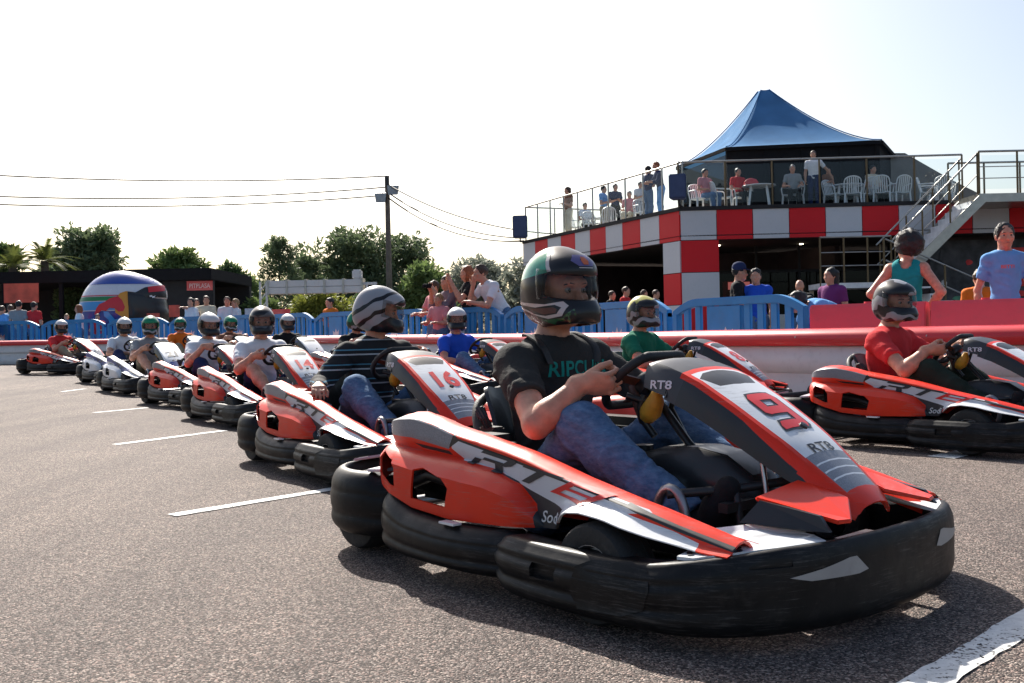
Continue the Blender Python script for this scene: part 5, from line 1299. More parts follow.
# ------------------------------------------------------------------ stairs
st = thing('outside_stairs', 'white stepped outside staircase with steel rails climbing to the terrace', 'stairs')
SY = C0.y - 1.9; UX = W(981, SY).x; MX = W(897, SY).x; LX = W(822, SY).x; MZ = 1.85; UZ = TZ; n_ = 11; wd = 1.1
M_STEP = mat('white painted steel', (.8, .8, .79), .5, dirt=.3)
tr = MB().box((0, 0, -.04), (.30, wd, 0)).box((.0, 0.0, -.2), (.02, wd, -.04)).me('step', M_STEP, None)
for k in range(n_):
    f = (k + 1) / (n_ + 1); ob('step', tr, st, (MX + (UX - MX) * (k / n_), SY, MZ + (UZ - MZ) * f))
for y in (SY - .04, SY + wd + .04): MB().beam((MX - .05, y, MZ - .1), (UX + .1, y, UZ - .12), .05, .24).ob('stringer', M_RAIL, st)
MB().box((LX, SY - .02, MZ - .14), (MX, SY + wd, MZ)).ob('landing', M_STEP, st)
MB().box((UX, SY - .05, UZ - .22), (UX + 4, SY + wd + .8, UZ)).ob('landing', M_RAIL, st)
for x in (LX + .06, MX - .06, UX + 1.9): 
    for y in (SY + .05, SY + wd - .05): MB().box((x - .05, y - .05, .2), (x + .05, y + .05, (UZ if x > UX else MZ) - .15)).ob('support', M_RAIL, st)
for y in (SY + .02, SY + wd - .02):
    for h in (.5, 1.05):
        MB().tube([(MX - .1, y, MZ + h), (UX + .05, y, UZ + h + .05)], .026 if h > 1 else .014).ob('handrail', M_RAIL, st, 60)
    for k in range(4): f = k / 3; x = MX + (UX - MX) * f; z = MZ + (UZ - MZ) * f; MB().tube([(x, y, z), (x, y, z + 1.08)], .024).ob('post', M_POST, st, 60)
for h in (.45, .8, 1.2): MB().tube([(LX, SY + .02, MZ + h), (MX - .1, SY + .02, MZ + h)], .024 if h > 1 else .014).ob('handrail', M_RAIL, st, 60)
for k in range(4): x = LX + (MX - .1 - LX) * k / 3; MB().tube([(x, SY + .02, MZ - .1), (x, SY + .02, MZ + 1.2)], .026).ob('post', M_POST, st, 60)
for h in (.0, .55): MB().tube([(MX - .35, SY - .25, 2.95 - h), (W(975, SY).x, SY - .25, 1.85 - h)], .024).ob('handrail', M_RAIL, st, 60)
for px in (882, 942): x = W(px, SY).x; MB().tube([(x, SY - .25, .3), (x, SY - .25, 2.95 - (x - MX + .35) * .46)], .03).ob('post', M_POST, st, 60)
for k in range(8): ob('step', tr, st, (MX + .1 + k * .28, SY - 1.2, MZ - .18 * (k + 1)))
for y in (SY - .03, SY + wd + .7): MB().tube([(UX + .02, y, UZ + 1.1), (UX + 4, y, UZ + 1.1)], .03).ob('handrail', M_RAIL, st, 60); [MB().tube([(UX + .02 + k * 1.0, y, UZ), (UX + .02 + k * 1.0, y, UZ + 1.1)], .028).ob('post', M_POST, st, 60) for k in range(4)]
MB().box((UX + .1, SY - .02, UZ + .12), (UX + 3.8, SY - .008, UZ + 1.0)).ob('glass_panel', M_GLS, st)
for h in (.4, .7): MB().tube([(UX + .02, SY - .03, UZ + h), (UX + 4, SY - .03, UZ + h)], .013).ob('handrail', M_RAIL, st)

# ------------------------------------------------------------------ marquee on the terrace
M_TENT = mat('blue tent fabric', (.085, .22, .42), .9, spec=.08, var=.15, vscale=1.2, bump=.25, bscale=4, dirt=.12); M_TENTD = mat('tent black sheet', (.014, .014, .016), .8, spec=.12)
nt_ = M_TENT.node_tree; N_ = nt_.nodes; tl = N_.new('ShaderNodeBsdfTranslucent'); tl.inputs[0].default_value = (.12, .28, .5, 1); mxs = N_.new('ShaderNodeMixShader'); mxs.inputs[0].default_value = .14
nt_.links.new(N_['Principled BSDF'].outputs[0], mxs.inputs[1]); nt_.links.new(tl.outputs[0], mxs.inputs[2]); nt_.links.new(mxs.outputs[0], N_['Material Output'].inputs[0])
tn = thing('terrace_marquee', 'blue pointed fabric marquee with dark sides standing on the terrace', 'marquee', (0, 0, 0))
EZ = W(790, 29.5, 145).z
hexa = [V((p.x, p.y, 0)) for p in (W(730, 29.6), W(886, 29.0), W(903, 32.5), W(880, 37), W(735, 37.5), W(680, 33))]
pk = W(768, 33); PZ = W(768, 33, 94).z + .3
b = MB(); secs = []
for r in np.linspace(1, .055, 16):
    row = []
    for k in range(6):
        p, q = hexa[k], hexa[(k + 1) % 6]
        for j in range(8):
            e = p.lerp(q, j / 8); c = V((pk.x + (e.x - pk.x) * r, pk.y + (e.y - pk.y) * r, 0)); sag = 1 - .035 * math.sin(j / 8 * math.pi) * math.sin(r * math.pi)
            c.z = EZ + (PZ - EZ) * (1 - r) ** 1.42 * sag + .02 * math.sin(j * 3.1 + k) * r; row.append(c)
    secs.append(row)
b.loft(secs, True, False); top_ = secs[-1]; b.raw(top_, [tuple(range(len(top_)))]); me = b.me('canopy', M_TENT, 180); ob('canopy', evaluated(me, [('SUBSURF', dict(levels=1))]), tn); fix(tn.children[0].data, 60)
for k in range(6):
    pts = [V((pk.x + (hexa[k].x - pk.x) * r, pk.y + (hexa[k].y - pk.y) * r, EZ + (PZ - EZ) * (1 - r) ** 1.42 + .012)) for r in np.linspace(1, .06, 14)]
    MB().tube(pts, .018, 5).ob('canopy_seam', M_TENT, tn, 60)
b = MB()
for k in range(6): b.beam(hexa[k] + V((0, 0, EZ - .06)), hexa[(k + 1) % 6] + V((0, 0, EZ - .06)), .06, .1)
b.ob('eaves_beam', M_TENTD, tn)
for k in range(6): p = hexa[k].lerp(pk, .04); MB().box((p.x - .06, p.y - .06, TZ - .05), (p.x + .06, p.y + .06, EZ - .1)).ob('marquee_post', M_TENTD, tn)
def wallpanel(name, k, z0, z1, m, f0=.02, f1=.98, ins=.03):
    p, q = hexa[k].lerp(pk, ins), hexa[(k + 1) % 6].lerp(pk, ins); a, c = p.lerp(q, f0), p.lerp(q, f1); t = (pk - (a + c) / 2).normalized(); t.z = 0
    MB().prism([V((a.x, a.y, z0)), V((c.x, c.y, z0)), V((c.x, c.y, z1)), V((a.x, a.y, z1))], t * .02).ob(name, m, tn)
wallpanel('side_sheet', 0, TZ, EZ + .02, M_TENTD); wallpanel('side_glass', 5, TZ + .3, EZ - .2, M_GLD); wallpanel('side_sheet', 5, TZ, TZ + .5, M_WALL); wallpanel('side_sheet', 1, TZ, EZ + .02, M_TENTD); wallpanel('side_sheet', 2, TZ, EZ + .02, M_TENTD); wallpanel('side_sheet', 3, TZ, EZ + .02, M_TENTD); wallpanel('side_sheet', 4, TZ, EZ + .02, M_TENTD)
for f in (.25, .5, .75): p = hexa[0].lerp(hexa[1], f).lerp(pk, .025); MB().box((p.x - .03, p.y - .03, TZ), (p.x + .03, p.y + .03, EZ - .15)).ob('marquee_post', M_TENTD, tn)
M_LEAN = mat('grey corrugated roof', (.17, .165, .155), .7, var=.15, vscale=3)
lr = thing('lean_to_roof', 'grey sloping roof running down to the right behind the marquee', 'roof')
b = MB(); P = [W(884, 31.5, 153), W(905, 31.5, 153), W(952, 31.5, 180), W(1000, 31.5, 204), W(1000, 31.5, 215), W(884, 31.5, 215)]; b.prism(P, (0, 3.5, 0)); b.ob('gable', M_LEAN, lr)

# ------------------------------------------------------------------ plastic chairs and tables on the terrace
M_PLA = mat('white garden plastic', (.72, .73, .73), .4, var=.04)
def make_chair():
    o = thing('plastic_chair', '', 'chair')
    MB().loft([[V((x, y, z + .02 * (y / .22) ** 2)) for x, z in ((-.21, .42), (0, .405), (.2, .43), (.23, .41), (.22, .40), (0, .385), (-.21, .40))] for y in np.linspace(-.22, .22, 7)]).ob('seat', M_PLA, o, 50)
    b = MB(); b.tube([V(p) for p in catmull([(-.2, -.22, .42), (-.26, -.23, .65), (-.3, -.19, .82), (-.315, 0, .88), (-.3, .19, .82), (-.26, .23, .65), (-.2, .22, .42)], 4)], .018, 6)
    for y in np.linspace(-.15, .15, 6): b.beam((-.205, y, .42), (-.31, y * .95, .86), .035, .008, 0, (1, 0, 0))
    b.ob('backrest', M_PLA, o, 60)
    for sx, sy in ((.2, .21), (.2, -.21), (-.2, .21), (-.2, -.21)): MB().beam((sx * 1.15, sy * 1.12, 0), (sx, sy, .42), .045, .03, 0, (1, 0, 0)).ob('leg', M_PLA, o)
    for sg in (-1, 1): MB().tube([V(p) for p in catmull([(.2, sg * .23, .42), (.19, sg * .26, .62), (0, sg * .265, .65), (-.26, sg * .23, .66)], 4)], .017, 6).ob('armrest', M_PLA, o, 60)
    return o
def make_table():
    o = thing('plastic_table', '', 'table'); MB().lathe([(0, .70), (.46, .70), (.48, .715), (.47, .73), (0, .73)], 28).ob('tabletop', M_PLA, o, 50)
    for k in range(4): a = k * math.pi / 2 + .5; MB().beam((.42 * math.cos(a), .42 * math.sin(a), 0), (.3 * math.cos(a), .3 * math.sin(a), .71), .06, .04).ob('leg', M_PLA, o)
    return o
CH = make_chair(); TB = make_table()
chl = [(724, 28.8, 100, 'white plastic chair low behind the left end of the front railing'), (796, 28.5, -40, 'white plastic chair under the seated man'), (838, 28.6, 30, 'white plastic chair directly right of the standing man'), (856, 28.45, 160, 'white plastic chair on the near side of the right hand table'), (868, 28.7, 200, 'white plastic chair right of the right hand table, back turned outwards'), (886, 28.4, 150, 'white plastic chair alone beyond the table near the grey roof'),
       (594, 35.0, 20, 'white plastic chair behind the left railing by the standing couple'), (612, 34.4, 170, 'white plastic chair right of the man behind the left railing'), (632, 33.2, -30, 'white plastic chair under the seated person in pink'), (932, 28.6, 60, 'white plastic chair behind the top of the stairs, left one'), (948, 28.7, 150, 'white plastic chair behind the top of the stairs, right one'), (703, 28.9, 20, 'white plastic chair beside the dark loudspeaker')]
for i, (px, d, rz, lb) in enumerate(chl):
    c = CH if i == 0 else copy_tree(CH); p = W(px, d); c.location = (p.x, p.y, TZ - .04); c.rotation_euler = (0, 0, R_(rz - 90)); tag(c, lb, 'chair', 'white plastic chairs on the terrace')
for i, (px, d, lb) in enumerate([(762, 28.6, 'round white plastic table with a red bag on it'), (850, 28.9, 'round white plastic table among the chairs right of the standing man'), (602, 36, 'round white plastic table behind the left railing'), (940, 30, 'round white plastic table behind the top of the stairs')]):
    t = TB if i == 0 else copy_tree(TB); p = W(px, d); t.location = (p.x, p.y, TZ - .04); tag(t, lb, 'table', 'white plastic tables on the terrace')
p = W(754, 28.5); prop('bag', 'crumpled red bag lying on the white terrace table', 'bag', MB().loft([[V((p.x + x * r_, p.y + y * r_, TZ + .69 + z)) for x, y in ((-.2, -.1), (0, -.13), (.2, -.08), (.22, .08), (0, .12), (-.2, .1))] for r_, z in ((.9, 0), (1, .07), (.7, .16), (.2, .2))]), M_BRED, 0, None, 60)

# ------------------------------------------------------------------ loudspeakers, floodlight pole, wires
def speaker(c, rz, w_, h, label, arm):
    o = thing('loudspeaker', label, 'loudspeaker', c, rz, 'dark loudspeakers on the building')
    me = MB().prism([(-w_ / 2, -.2, -h / 2), (w_ / 2, -.2, -h / 2), (w_ * .38, .25, -h / 2), (-w_ * .38, .25, -h / 2)], (0, 0, h)).ob('cabinet', MATS.get('speaker blue') or mat('speaker blue', (.04, .065, .16), .6), o, None, .03); MB().box((-w_ * .43, -.215, -h * .43), (w_ * .43, -.203, h * .43)).ob('grille', mat('speaker grille', (.045, .07, .16), .6, bump=.5, bscale=120) if 'speaker grille' not in MATS else MATS['speaker grille'], o)
    MB().tube([(0, .1, -h / 2), (0, .15, -h / 2 - .12), arm], .03).ob('bracket', M_DSTEEL, o, 60)
p = W(520, 37.2, 227); speaker(p, 0, .56, .82, 'dark loudspeaker on an arm beyond the far left end of the terrace', V((.5, .6, -.5)))
p = W(678, 27.6, 187); speaker(p, R_(-15), .48, .68, 'dark loudspeaker fixed outside the corner of the terrace railing', V((.15, .7, -.55)))
M_WOOD = mat('weathered pole', (.16, .13, .11), .85, var=.25, vscale=5, bump=.3)
pb = W(388, 48); ptop = W(387, 48, 176); pl = thing('floodlight_pole', 'tall grey pole carrying two floodlights and overhead wires', 'pole', (ptop.x, 48, G(0, 48)))
MB().tube([(0, 0, 0), (0, 0, ptop.z - G(0, 48))], [.16, .11], 12).ob('pole_shaft', M_WOOD, pl, 60)
H = ptop.z - G(0, 48)
for sg, z in ((-1, 1.0), (1, .65)):
    MB().tube([(0, 0, H - z), (sg * .3, -.1, H - z)], .035).ob('lamp_arm', M_DSTEEL, pl, 60); MB().prism([(sg * .3 - .22, -.3, H - z - .3), (sg * .3 + .22, -.3, H - z - .3), (sg * .3 + .28, -.3, H - z + .15), (sg * .3 - .28, -.3, H - z + .15)], (0, .3, .08)).ob('lamp_head', M_ALLOY, pl)
MB().box((-.09, -.2, H - .5), (.09, -.1, H - .1)).ob('insulator', M_DSTEEL, pl)
M_WIRE = mat('cable', (.02, .02, .02), .6)
for i, (a, c, sg, lb) in enumerate(((176, W(-60, 44, 172), .3, 'highest of the overhead wires left of the pole'), (187, W(-60, 44, 194), .35, 'middle one of the overhead wires left of the pole'), (195, W(-60, 44, 202), .35, 'lowest of the overhead wires left of the pole'), (184, W(560, 38, 234), .5, 'highest of the overhead wires right of the pole'), (192, W(524, 38, 238), .5, 'middle one of the overhead wires right of the pole'), (197, W(524, 38, 241), .6, 'lowest of the overhead wires right of the pole'))):
    p = V((ptop.x, 48, W(387, 48, a).z)); q = c; pts = [p.lerp(q, t) - V((0, 0, sg * 4 * t * (1 - t))) for t in np.linspace(0, 1, 25)]
    tag(MB().tube(pts, .034, 5).ob('overhead_wire', M_WIRE), lb, 'wire', 'overhead wires on the pole')

# ------------------------------------------------------------------ white gantry, banners behind the fence
gt = thing('track_gantry', 'white boxed beam gantry spanning the track behind the fence', 'gantry'); gd = 31
def WP(px, py, d=gd): return W(px, d, py)
a, c = WP(268, 288), WP(362, 288)
b = MB()
for z in (-.19, .02): b.box((a.x, gd, a.z + z), (c.x, gd + .5, a.z + z + .20))
b.ob('beam', M_BWHT, gt, None, .01)
for t in np.linspace(0, 1, 6): x = a.x + (c.x - a.x) * t; MB().box((x - .03, gd - .03, a.z - .22), (x + .03, gd + .53, a.z + .25)).ob('beam_rib', M_RAIL, gt)
MB().box((WP(352, 280).x, gd, a.z + .22), (WP(361, 280).x, gd + .4, a.z + .52)).ob('control_box', M_BWHT, gt, None, .04)
for x in (a.x - .25, a.x - .05): MB().box((x - .03, gd, .3), (x + .03, gd + .06, a.z + .2)).ob('gantry_post', M_BWHT, gt)
for k in range(7): z = .5 + k * .28; MB().beam((a.x - .25, gd + .03, z), (a.x - .05, gd + .03, z + .25), .03, .03, 0, (0, 1, 0)).ob('lattice', M_BWHT, gt)
for x, y in ((c.x + .15, gd), (c.x + .4, gd)): MB().box((x - .03, y, .3), (x + .03, y + .06, a.z + .1)).ob('gantry_post', M_BWHT, gt)
MB().beam((c.x, gd + .1, a.z + .08), (c.x + .45, gd + .1, a.z + .08), .08, .08).ob('beam_end', M_BWHT, gt)
def board(name, label, px0, px1, py0, py1, d, m, leg=True):
    p, q = W(px0, d, py1), W(px1, d, py0); o = thing(name, label, 'sign', (p.x, d, G(p.x, d))); z0 = p.z - G(p.x, d); z1 = q.z - G(p.x, d)
    MB().box((0, 0, z0), (q.x - p.x, .04, z1)).ob('board', m, o)
    if leg: MB().box((.05, .045, 0), (.1, .08, z1)).ob('sign_leg', M_DSTEEL, o); MB().box((q.x - p.x - .1, .045, 0), (q.x - p.x - .05, .08, z1)).ob('sign_leg', M_DSTEEL, o)
    return o
M_PST = mat('orange red poster', (.62, .10, .06), .6, var=.35, vscale=2.5); M_GRID = mat('pale grid board', (.5, .52, .58), .6, var=.15, vscale=8)
board('poster', 'large orange red poster hanging under the black canopy at the left', 4, 38, 283, 303, 30.3, M_PST)
board('notice', 'small red notice beside the chin of the giant helmet', 147, 159, 313, 323, 26.6, M_PST); board('notice', 'small red notice standing right of the giant helmet', 169, 179, 305, 317, 27, M_PST)
board('grid_panel', 'pale grid panel standing left of the gantry legs', 245, 271, 308, 321, 25, M_GRID); board('banner', 'dark red banner right of the pale grid panel', 272, 290, 309, 318, 26, M_BRED)

# ------------------------------------------------------------------ black canopy pavilion with sign
pv = thing('black_pavilion', 'long flat black pavilion behind the giant helmet', 'pavilion'); pd = 31.5
x0, x1 = W(-80, pd).x, W(212, pd).x; zt = W(100, pd, 270).z; zb = W(100, pd, 282).z; g0 = G(-14, pd)
MB().box((x0, pd, zb), (x1, pd + 5, zt)).ob('flat_roof', M_TENTD, pv, None, .02)
MB().box((x0, pd + 4.6, g0), (x1, pd + 4.9, zb)).ob('back_wall', M_DK, pv); MB().box((W(160, pd).x, pd + .3, g0), (x1 - .02, pd + .45, zb)).ob('side_wall', M_DK, pv)
for px in (-40, 3, 60): MB().box((W(px, pd).x - .06, pd + .1, g0), (W(px, pd).x + .06, pd + .22, zb)).ob('pavilion_post', M_TENTD, pv)
sg_ = thing('wall_sign', 'small red sign with pale lettering on the black pavilion wall', 'sign', (W(185, pd).x, pd + .26, W(198, pd, 290).z)); ww = W(211, pd).x - W(185, pd).x
MB().box((0, 0, 0), (ww, .03, .30)).ob('board', M_BRED, sg_)
t = text2('PITPLASA', .2, .003, 0, .8, 'CENTER'); me = bpy.data.meshes.new('lettering'); t.to_mesh(me); t.free(); slots(me, mat('sign lettering', (.75, .5, .48), .6)); ob('lettering', me, sg_, (ww / 2, -.004, .08), (R_(90), 0, 0))

# ------------------------------------------------------------------ giant helmet
gh = thing('giant_helmet', 'giant blue and white show helmet with a red bull emblem over an orange disc', 'helmet', W(126, 28, 300) , 0); gh.rotation_euler = (0, 0, R_(16)); S = 7.4
cz = W(121, 28, 300).z
shell = HS.copy(); shell.materials.clear(); slots(shell, mat('giant helmet white', (.66, .67, .70), .25, coat=.5, var=.03)); go = ob('shell', shell, gh); go.scale = (S, S, S); gh.location.z = W(121, 28, 271).z - .164 * S
gb = bvh_of(HS); gm_ = dict(blue=mat('helmet royal blue', (.02, .07, .36), .2, coat=.6), green=mat('helmet leaf green', (.02, .22, .06), .3), cyan=mat('helmet cyan', (.03, .28, .62), .3, coat=.4), navy=mat('helmet navy', (.015, .04, .25), .3, coat=.4), orange=mat('helmet sun orange', (.72, .30, .03), .35), red=mat('helmet bull red', (.60, .02, .03), .35), black=M_BLK, white=mat('helmet mark white', (.7, .7, .72), .4))
def U(P): return [((x - 405) / 810 * .325 - .004, .165 - (y - 45) * .000408) for x, y in P]
gv = ob('visor', HV.copy(), go); gv.data.materials.clear(); gv.data.materials.append(M_BLK); vb = bvh_of(HV); gv.scale = (1.012, 1.012, 1.0)
def gs(P, m, lf, vis=False):
    bm = flat([U(P)], .008)
    stick('emblem', bm, (0, -.4, 0), (1, 0, 0), (0, 0, 1), (0, 1, 0), vb if vis else gb, gm_[m], gv if vis else go, lf * 2, 0, .6)
xa, xb = -40, 860
gs([(xa, 30), (xb, 30), (xb, 182), (xa, 182)], 'blue', .0006)
for y0, y1, m in ((282, 290, 'red'), (296, 332, 'green'), (340, 416, 'cyan'), (424, 640, 'navy')): gs([(xa, y0), (420, y0), (460, y1), (xa, y1)], m, .0008)
gs([(390, 268), (440, 250), (505, 258), (548, 318), (512, 345), (580, 470), (550, 520), (420, 492), (350, 440), (340, 340)], 'orange', .0016)
gs([(190, 400), (215, 365), (262, 345), (300, 318), (372, 295), (408, 330), (432, 392), (418, 428), (378, 432), (345, 402), (300, 398), (272, 425), (235, 418), (200, 450), (170, 455)], 'red', .0026)
gs([(250, 425), (290, 430), (360, 520), (330, 560), (300, 540), (290, 500), (255, 470)], 'cyan', .002)
gs([(520, 262), (600, 216), (760, 188), (830, 230), (840, 320), (730, 330), (700, 400), (640, 440), (590, 430), (560, 380), (512, 345), (548, 318)], 'black', .002)
gs([(622, 215), (755, 192), (760, 245), (630, 262)], 'red', .003); gs([(622, 225), (755, 202), (760, 245), (630, 262)], 'red', .003, True)
for k in range(6): gs([(632 + k * 20, 290 - k * 4 + (12 if k % 2 else 0)), (652 + k * 20, 287 - k * 4 + (12 if k % 2 else 0)), (652 + k * 20, 302 - k * 4 + (12 if k % 2 else 0)), (632 + k * 20, 305 - k * 4 + (12 if k % 2 else 0))], 'white', .003, True)
MB().lathe([(.5, 0), (.62, .05), (.62, .0)], 20).box((-.7, -.6, -.75), (.7, .6, -.9)).box((-.25, -.25, -.9), (.25, .25, -1.5)).ob('stand', M_DK, gh)

# ------------------------------------------------------------------ trees
def leafmat(name, c):
    m = bpy.data.materials.new(name); m.use_nodes = True; nt = m.node_tree; N = nt.nodes; L = nt.links; b = N['Principled BSDF']; b.inputs['Roughness'].default_value = .6; b.inputs['Specular IOR Level'].default_value = .3
    tc = N.new('ShaderNodeTexCoord'); n = N.new('ShaderNodeTexNoise'); n.inputs['Scale'].default_value = 1.1; n.inputs['Detail'].default_value = 8; n.inputs['Roughness'].default_value = .75; L.new(tc.outputs['Object'], n.inputs['Vector'])
    r = N.new('ShaderNodeValToRGB'); e = r.color_ramp.elements; c = np.array(c); e[0].position = .32; e[0].color = (*(c * .55), 1); e[1].position = .68; e[1].color = (*np.minimum(c * 1.6, 1), 1)
    L.new(n.outputs['Fac'], r.inputs['Fac']); L.new(r.outputs['Color'], b.inputs['Base Color'])
    t = N.new('ShaderNodeBsdfTranslucent'); L.new(r.outputs['Color'], t.inputs[0]); mx = N.new('ShaderNodeMixShader'); mx.inputs[0].default_value = .3; L.new(b.outputs[0], mx.inputs[1]); L.new(t.outputs[0], mx.inputs[2]); L.new(mx.outputs[0], N['Material Output'].inputs[0]); return m
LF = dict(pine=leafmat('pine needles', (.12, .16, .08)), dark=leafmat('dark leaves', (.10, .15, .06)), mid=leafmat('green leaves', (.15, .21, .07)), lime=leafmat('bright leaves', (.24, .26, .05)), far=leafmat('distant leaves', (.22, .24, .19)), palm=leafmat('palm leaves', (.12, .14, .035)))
M_BARK = mat('bark', (.10, .07, .05), .9, var=.3, vscale=4, bump=.6, bscale=20)
def leaves(cl, size, asp, up=0, seed=1):
    """many small leaf faces spread through clumps [(centre, radii, count)]"""
    r = np.random.RandomState(seed); vs = []; 
    for c, rad, n in cl:
        d = r.normal(size=(n, 3)); d /= np.linalg.norm(d, axis=1)[:, None]; p = np.array(c) + d * (r.rand(n, 1) ** .45) * np.array(rad)
        a = r.normal(size=(n, 3)); a[:, 2] += up; a += d * .8; a /= np.linalg.norm(a, axis=1)[:, None]; b_ = np.cross(a, r.normal(size=(n, 3))); b_ /= np.linalg.norm(b_, axis=1)[:, None]
        s = size * (.6 + .8 * r.rand(n, 1)); vs.append(np.stack([p - b_ * s * asp * .5, p + a * s * .5 - b_ * s * asp * .1, p + a * s, p + a * s * .5 + b_ * s * asp * .5], 1))
    v = np.concatenate(vs).reshape(-1, 3); n = len(v) // 4
    me = bpy.data.meshes.new('leaves'); me.vertices.add(len(v)); me.vertices.foreach_set('co', v.astype(np.float32).ravel()); me.loops.add(n * 4); me.loops.foreach_set('vertex_index', np.arange(n * 4, dtype=np.int32)); me.polygons.add(n); me.polygons.foreach_set('loop_start', np.arange(0, n * 4, 4, dtype=np.int32)); me.polygons.foreach_set('loop_total', np.full(n, 4, np.int32)); me.update(calc_edges=True); return me
def tree(px, d, top, wpx, base, m, label, seed, kind='pine', n=5200, size=.34, name='tree'):
    """crown from row top down to row base"""
    r = random.Random(seed); p = W(px, d); zt = W(px, d, top).z; zb = W(px, d, base).z; g0 = G(p.x, d); wd = wpx * d / 1000 / 2; o = thing(name, label, 'tree', (p.x, d, g0)); H = zt - g0; Hb = max(.3, zb - g0)
    tr = MB(); pts = []; lean = r.uniform(-.3, .3)
    for i in range(7): t = i / 6; pts.append(V((lean * t + r.uniform(-.08, .08), r.uniform(-.08, .08), H * .93 * t)))
    tr.tube(pts, [max(.04, (.2 if H > 5 else .09) * (1 - t * .85)) for t in np.linspace(0, 1, 7)], 8); cl = []; K = 26 if kind == 'pine' else 34
    for k in range(K):
        t = (k + .5) / K; z = Hb + (H - Hb) * (.06 + .92 * t); a = k * 2.4 + r.uniform(-.5, .5)
        if kind == 'pine': rr = wd * (1 - t) ** .55 * (.45 + .55 * r.random()); R = wd * r.uniform(.20, .36) * (1.15 - .5 * t)
        else: rr = wd * math.sqrt(max(0, 1 - (2 * t - .8) ** 2 / 1.6)) * r.uniform(.3, .85); R = wd * r.uniform(.16, .36)
        R = max(.25, R); c = V((lean * t + rr * math.cos(a), rr * .8 * math.sin(a), min(z, H - R * .5))); cl.append((c, (R, R, R * (.62 if kind == 'pine' else .8)), int(n / K)))
        st_ = pts[min(6, int(t * 5) + 1)] * 1; st_.z = max(.2, min(c.z - .3 * rr - .1, H * .9)); st_.x = lean * st_.z / H; st_.y = 0
        tr.tube([st_, st_.lerp(c, .55) + V((0, 0, -.05 * rr)), c], [.06 if H > 5 else .03, .035, .015], 5)
    tr.ob('trunk', M_BARK, o, 60); me = leaves(cl, size, .34 if kind == 'pine' else .6, .7 if kind == 'pine' else 0, seed); slots(me, m); ob('crown', me, o); return o
tree(92, 46, 231, 96, 310, LF['pine'], 'tall dark pine rising above the black pavilion roof behind the giant helmet', 11, 'leafy', n=7500)
tree(60, 50, 252, 50, 300, LF['pine'], 'lower dark pine between the palms and the tall pine', 12, n=3500)
tree(8, 52, 246, 40, 300, LF['dark'], 'dark tree at the left edge behind the palm fronds', 13, 'leafy', 3600)
tree(186, 42, 253, 62, 300, LF['mid'], 'light green rounded tree behind the right end of the black pavilion', 14, 'leafy', 5200, .3)
tree(226, 38, 268, 40, 335, LF['dark'], 'dark bushy tree right of the black pavilion', 15, 'leafy', 6500, .28)
tree(247, 44, 280, 40, 330, LF['mid'], 'small leafy tree left of the gantry', 16, 'leafy', 4200, .28)
tree(281, 47, 239, 66, 318, LF['pine'], 'slender open pine left of the big pine group', 17, n=4200, size=.3)
tree(311, 50, 258, 52, 318, LF['pine'], 'short pine between the slender pine and the broad pine', 18, n=3200)
tree(354, 54, 234, 120, 322, LF['pine'], 'broad dark pine left of the floodlight pole', 19, 'leafy', n=9500, size=.34)
tree(401, 56, 240, 100, 322, LF['pine'], 'broad dark pine directly behind the floodlight pole', 20, 'leafy', n=7000, size=.34)
tree(432, 46, 268, 66, 330, LF['mid'], 'rounded mid green bush tree right of the floodlight pole', 21, 'leafy', 6500, .3)
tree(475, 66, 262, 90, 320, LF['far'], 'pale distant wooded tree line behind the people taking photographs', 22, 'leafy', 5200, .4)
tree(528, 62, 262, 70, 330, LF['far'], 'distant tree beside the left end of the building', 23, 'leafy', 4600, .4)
tree(318, 36, 293, 70, 335, LF['lime'], 'bright yellow green shrub under the gantry beam', 24, 'leafy', 5200, .22, 'shrub')
tree(372, 37, 294, 60, 335, LF['dark'], 'dark shrub under the right end of the gantry', 25, 'leafy', 4200, .24, 'shrub')
tree(258, 36, 302, 44, 335, LF['mid'], 'green shrub behind the pale grid panel', 26, 'leafy', 3600, .22, 'shrub')
tree(70, 34.5, 284, 30, 330, LF['dark'], 'dark plant in the shade under the black pavilion', 27, 'leafy', 2600, .2, 'shrub')
def palm(px, d, top, label, seed):
    r = random.Random(seed); p = W(px, d); g0 = G(p.x, d); H = W(px, d, top + 14).z - g0; o = thing('palm_tree', label, 'tree', (p.x, d, g0)); MB().tube([(0, 0, 0), (.05, 0, H * .5), (0, 0, H)], [.2, .17, .14], 10).ob('trunk', M_BARK, o, 60); vs = []; fs = []
    for k in range(22):
        a = k * 2.399; el = r.uniform(.1, 1.4); L = r.uniform(.9, 1.35); c = V((0, 0, H)); d_ = V((math.cos(a) * math.cos(el), math.sin(a) * math.cos(el), math.sin(el))); sd = V((-math.sin(a), math.cos(a), 0))
        for j in range(16):
            t = (j + 1) / 16; q = c + d_ * L * t - V((0, 0, .5 * t * t)); 
            for sg in (-1, 1):
                tip = q + sd * sg * .3 * (1 - t * .6) + d_ * .22 - V((0, 0, .12)); i = len(vs); vs += [q, q + d_ * .05, tip]; fs.append((i, i + 1, i + 2))
    ob('crown', mesh('fronds', vs, fs, LF['palm']), o)
palm(14, 36, 252, 'yellow green palm showing over the pavilion roof at the left edge', 31); palm(46, 37, 247, 'yellow green palm with upright fronds over the pavilion roof', 32)
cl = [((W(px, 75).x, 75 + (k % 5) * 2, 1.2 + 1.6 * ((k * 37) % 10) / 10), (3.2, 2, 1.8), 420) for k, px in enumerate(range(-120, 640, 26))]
me = leaves(cl, .55, .6, 0, 44); slots(me, LF['far']); tag(ob('distant_wood', me), kind='stuff')

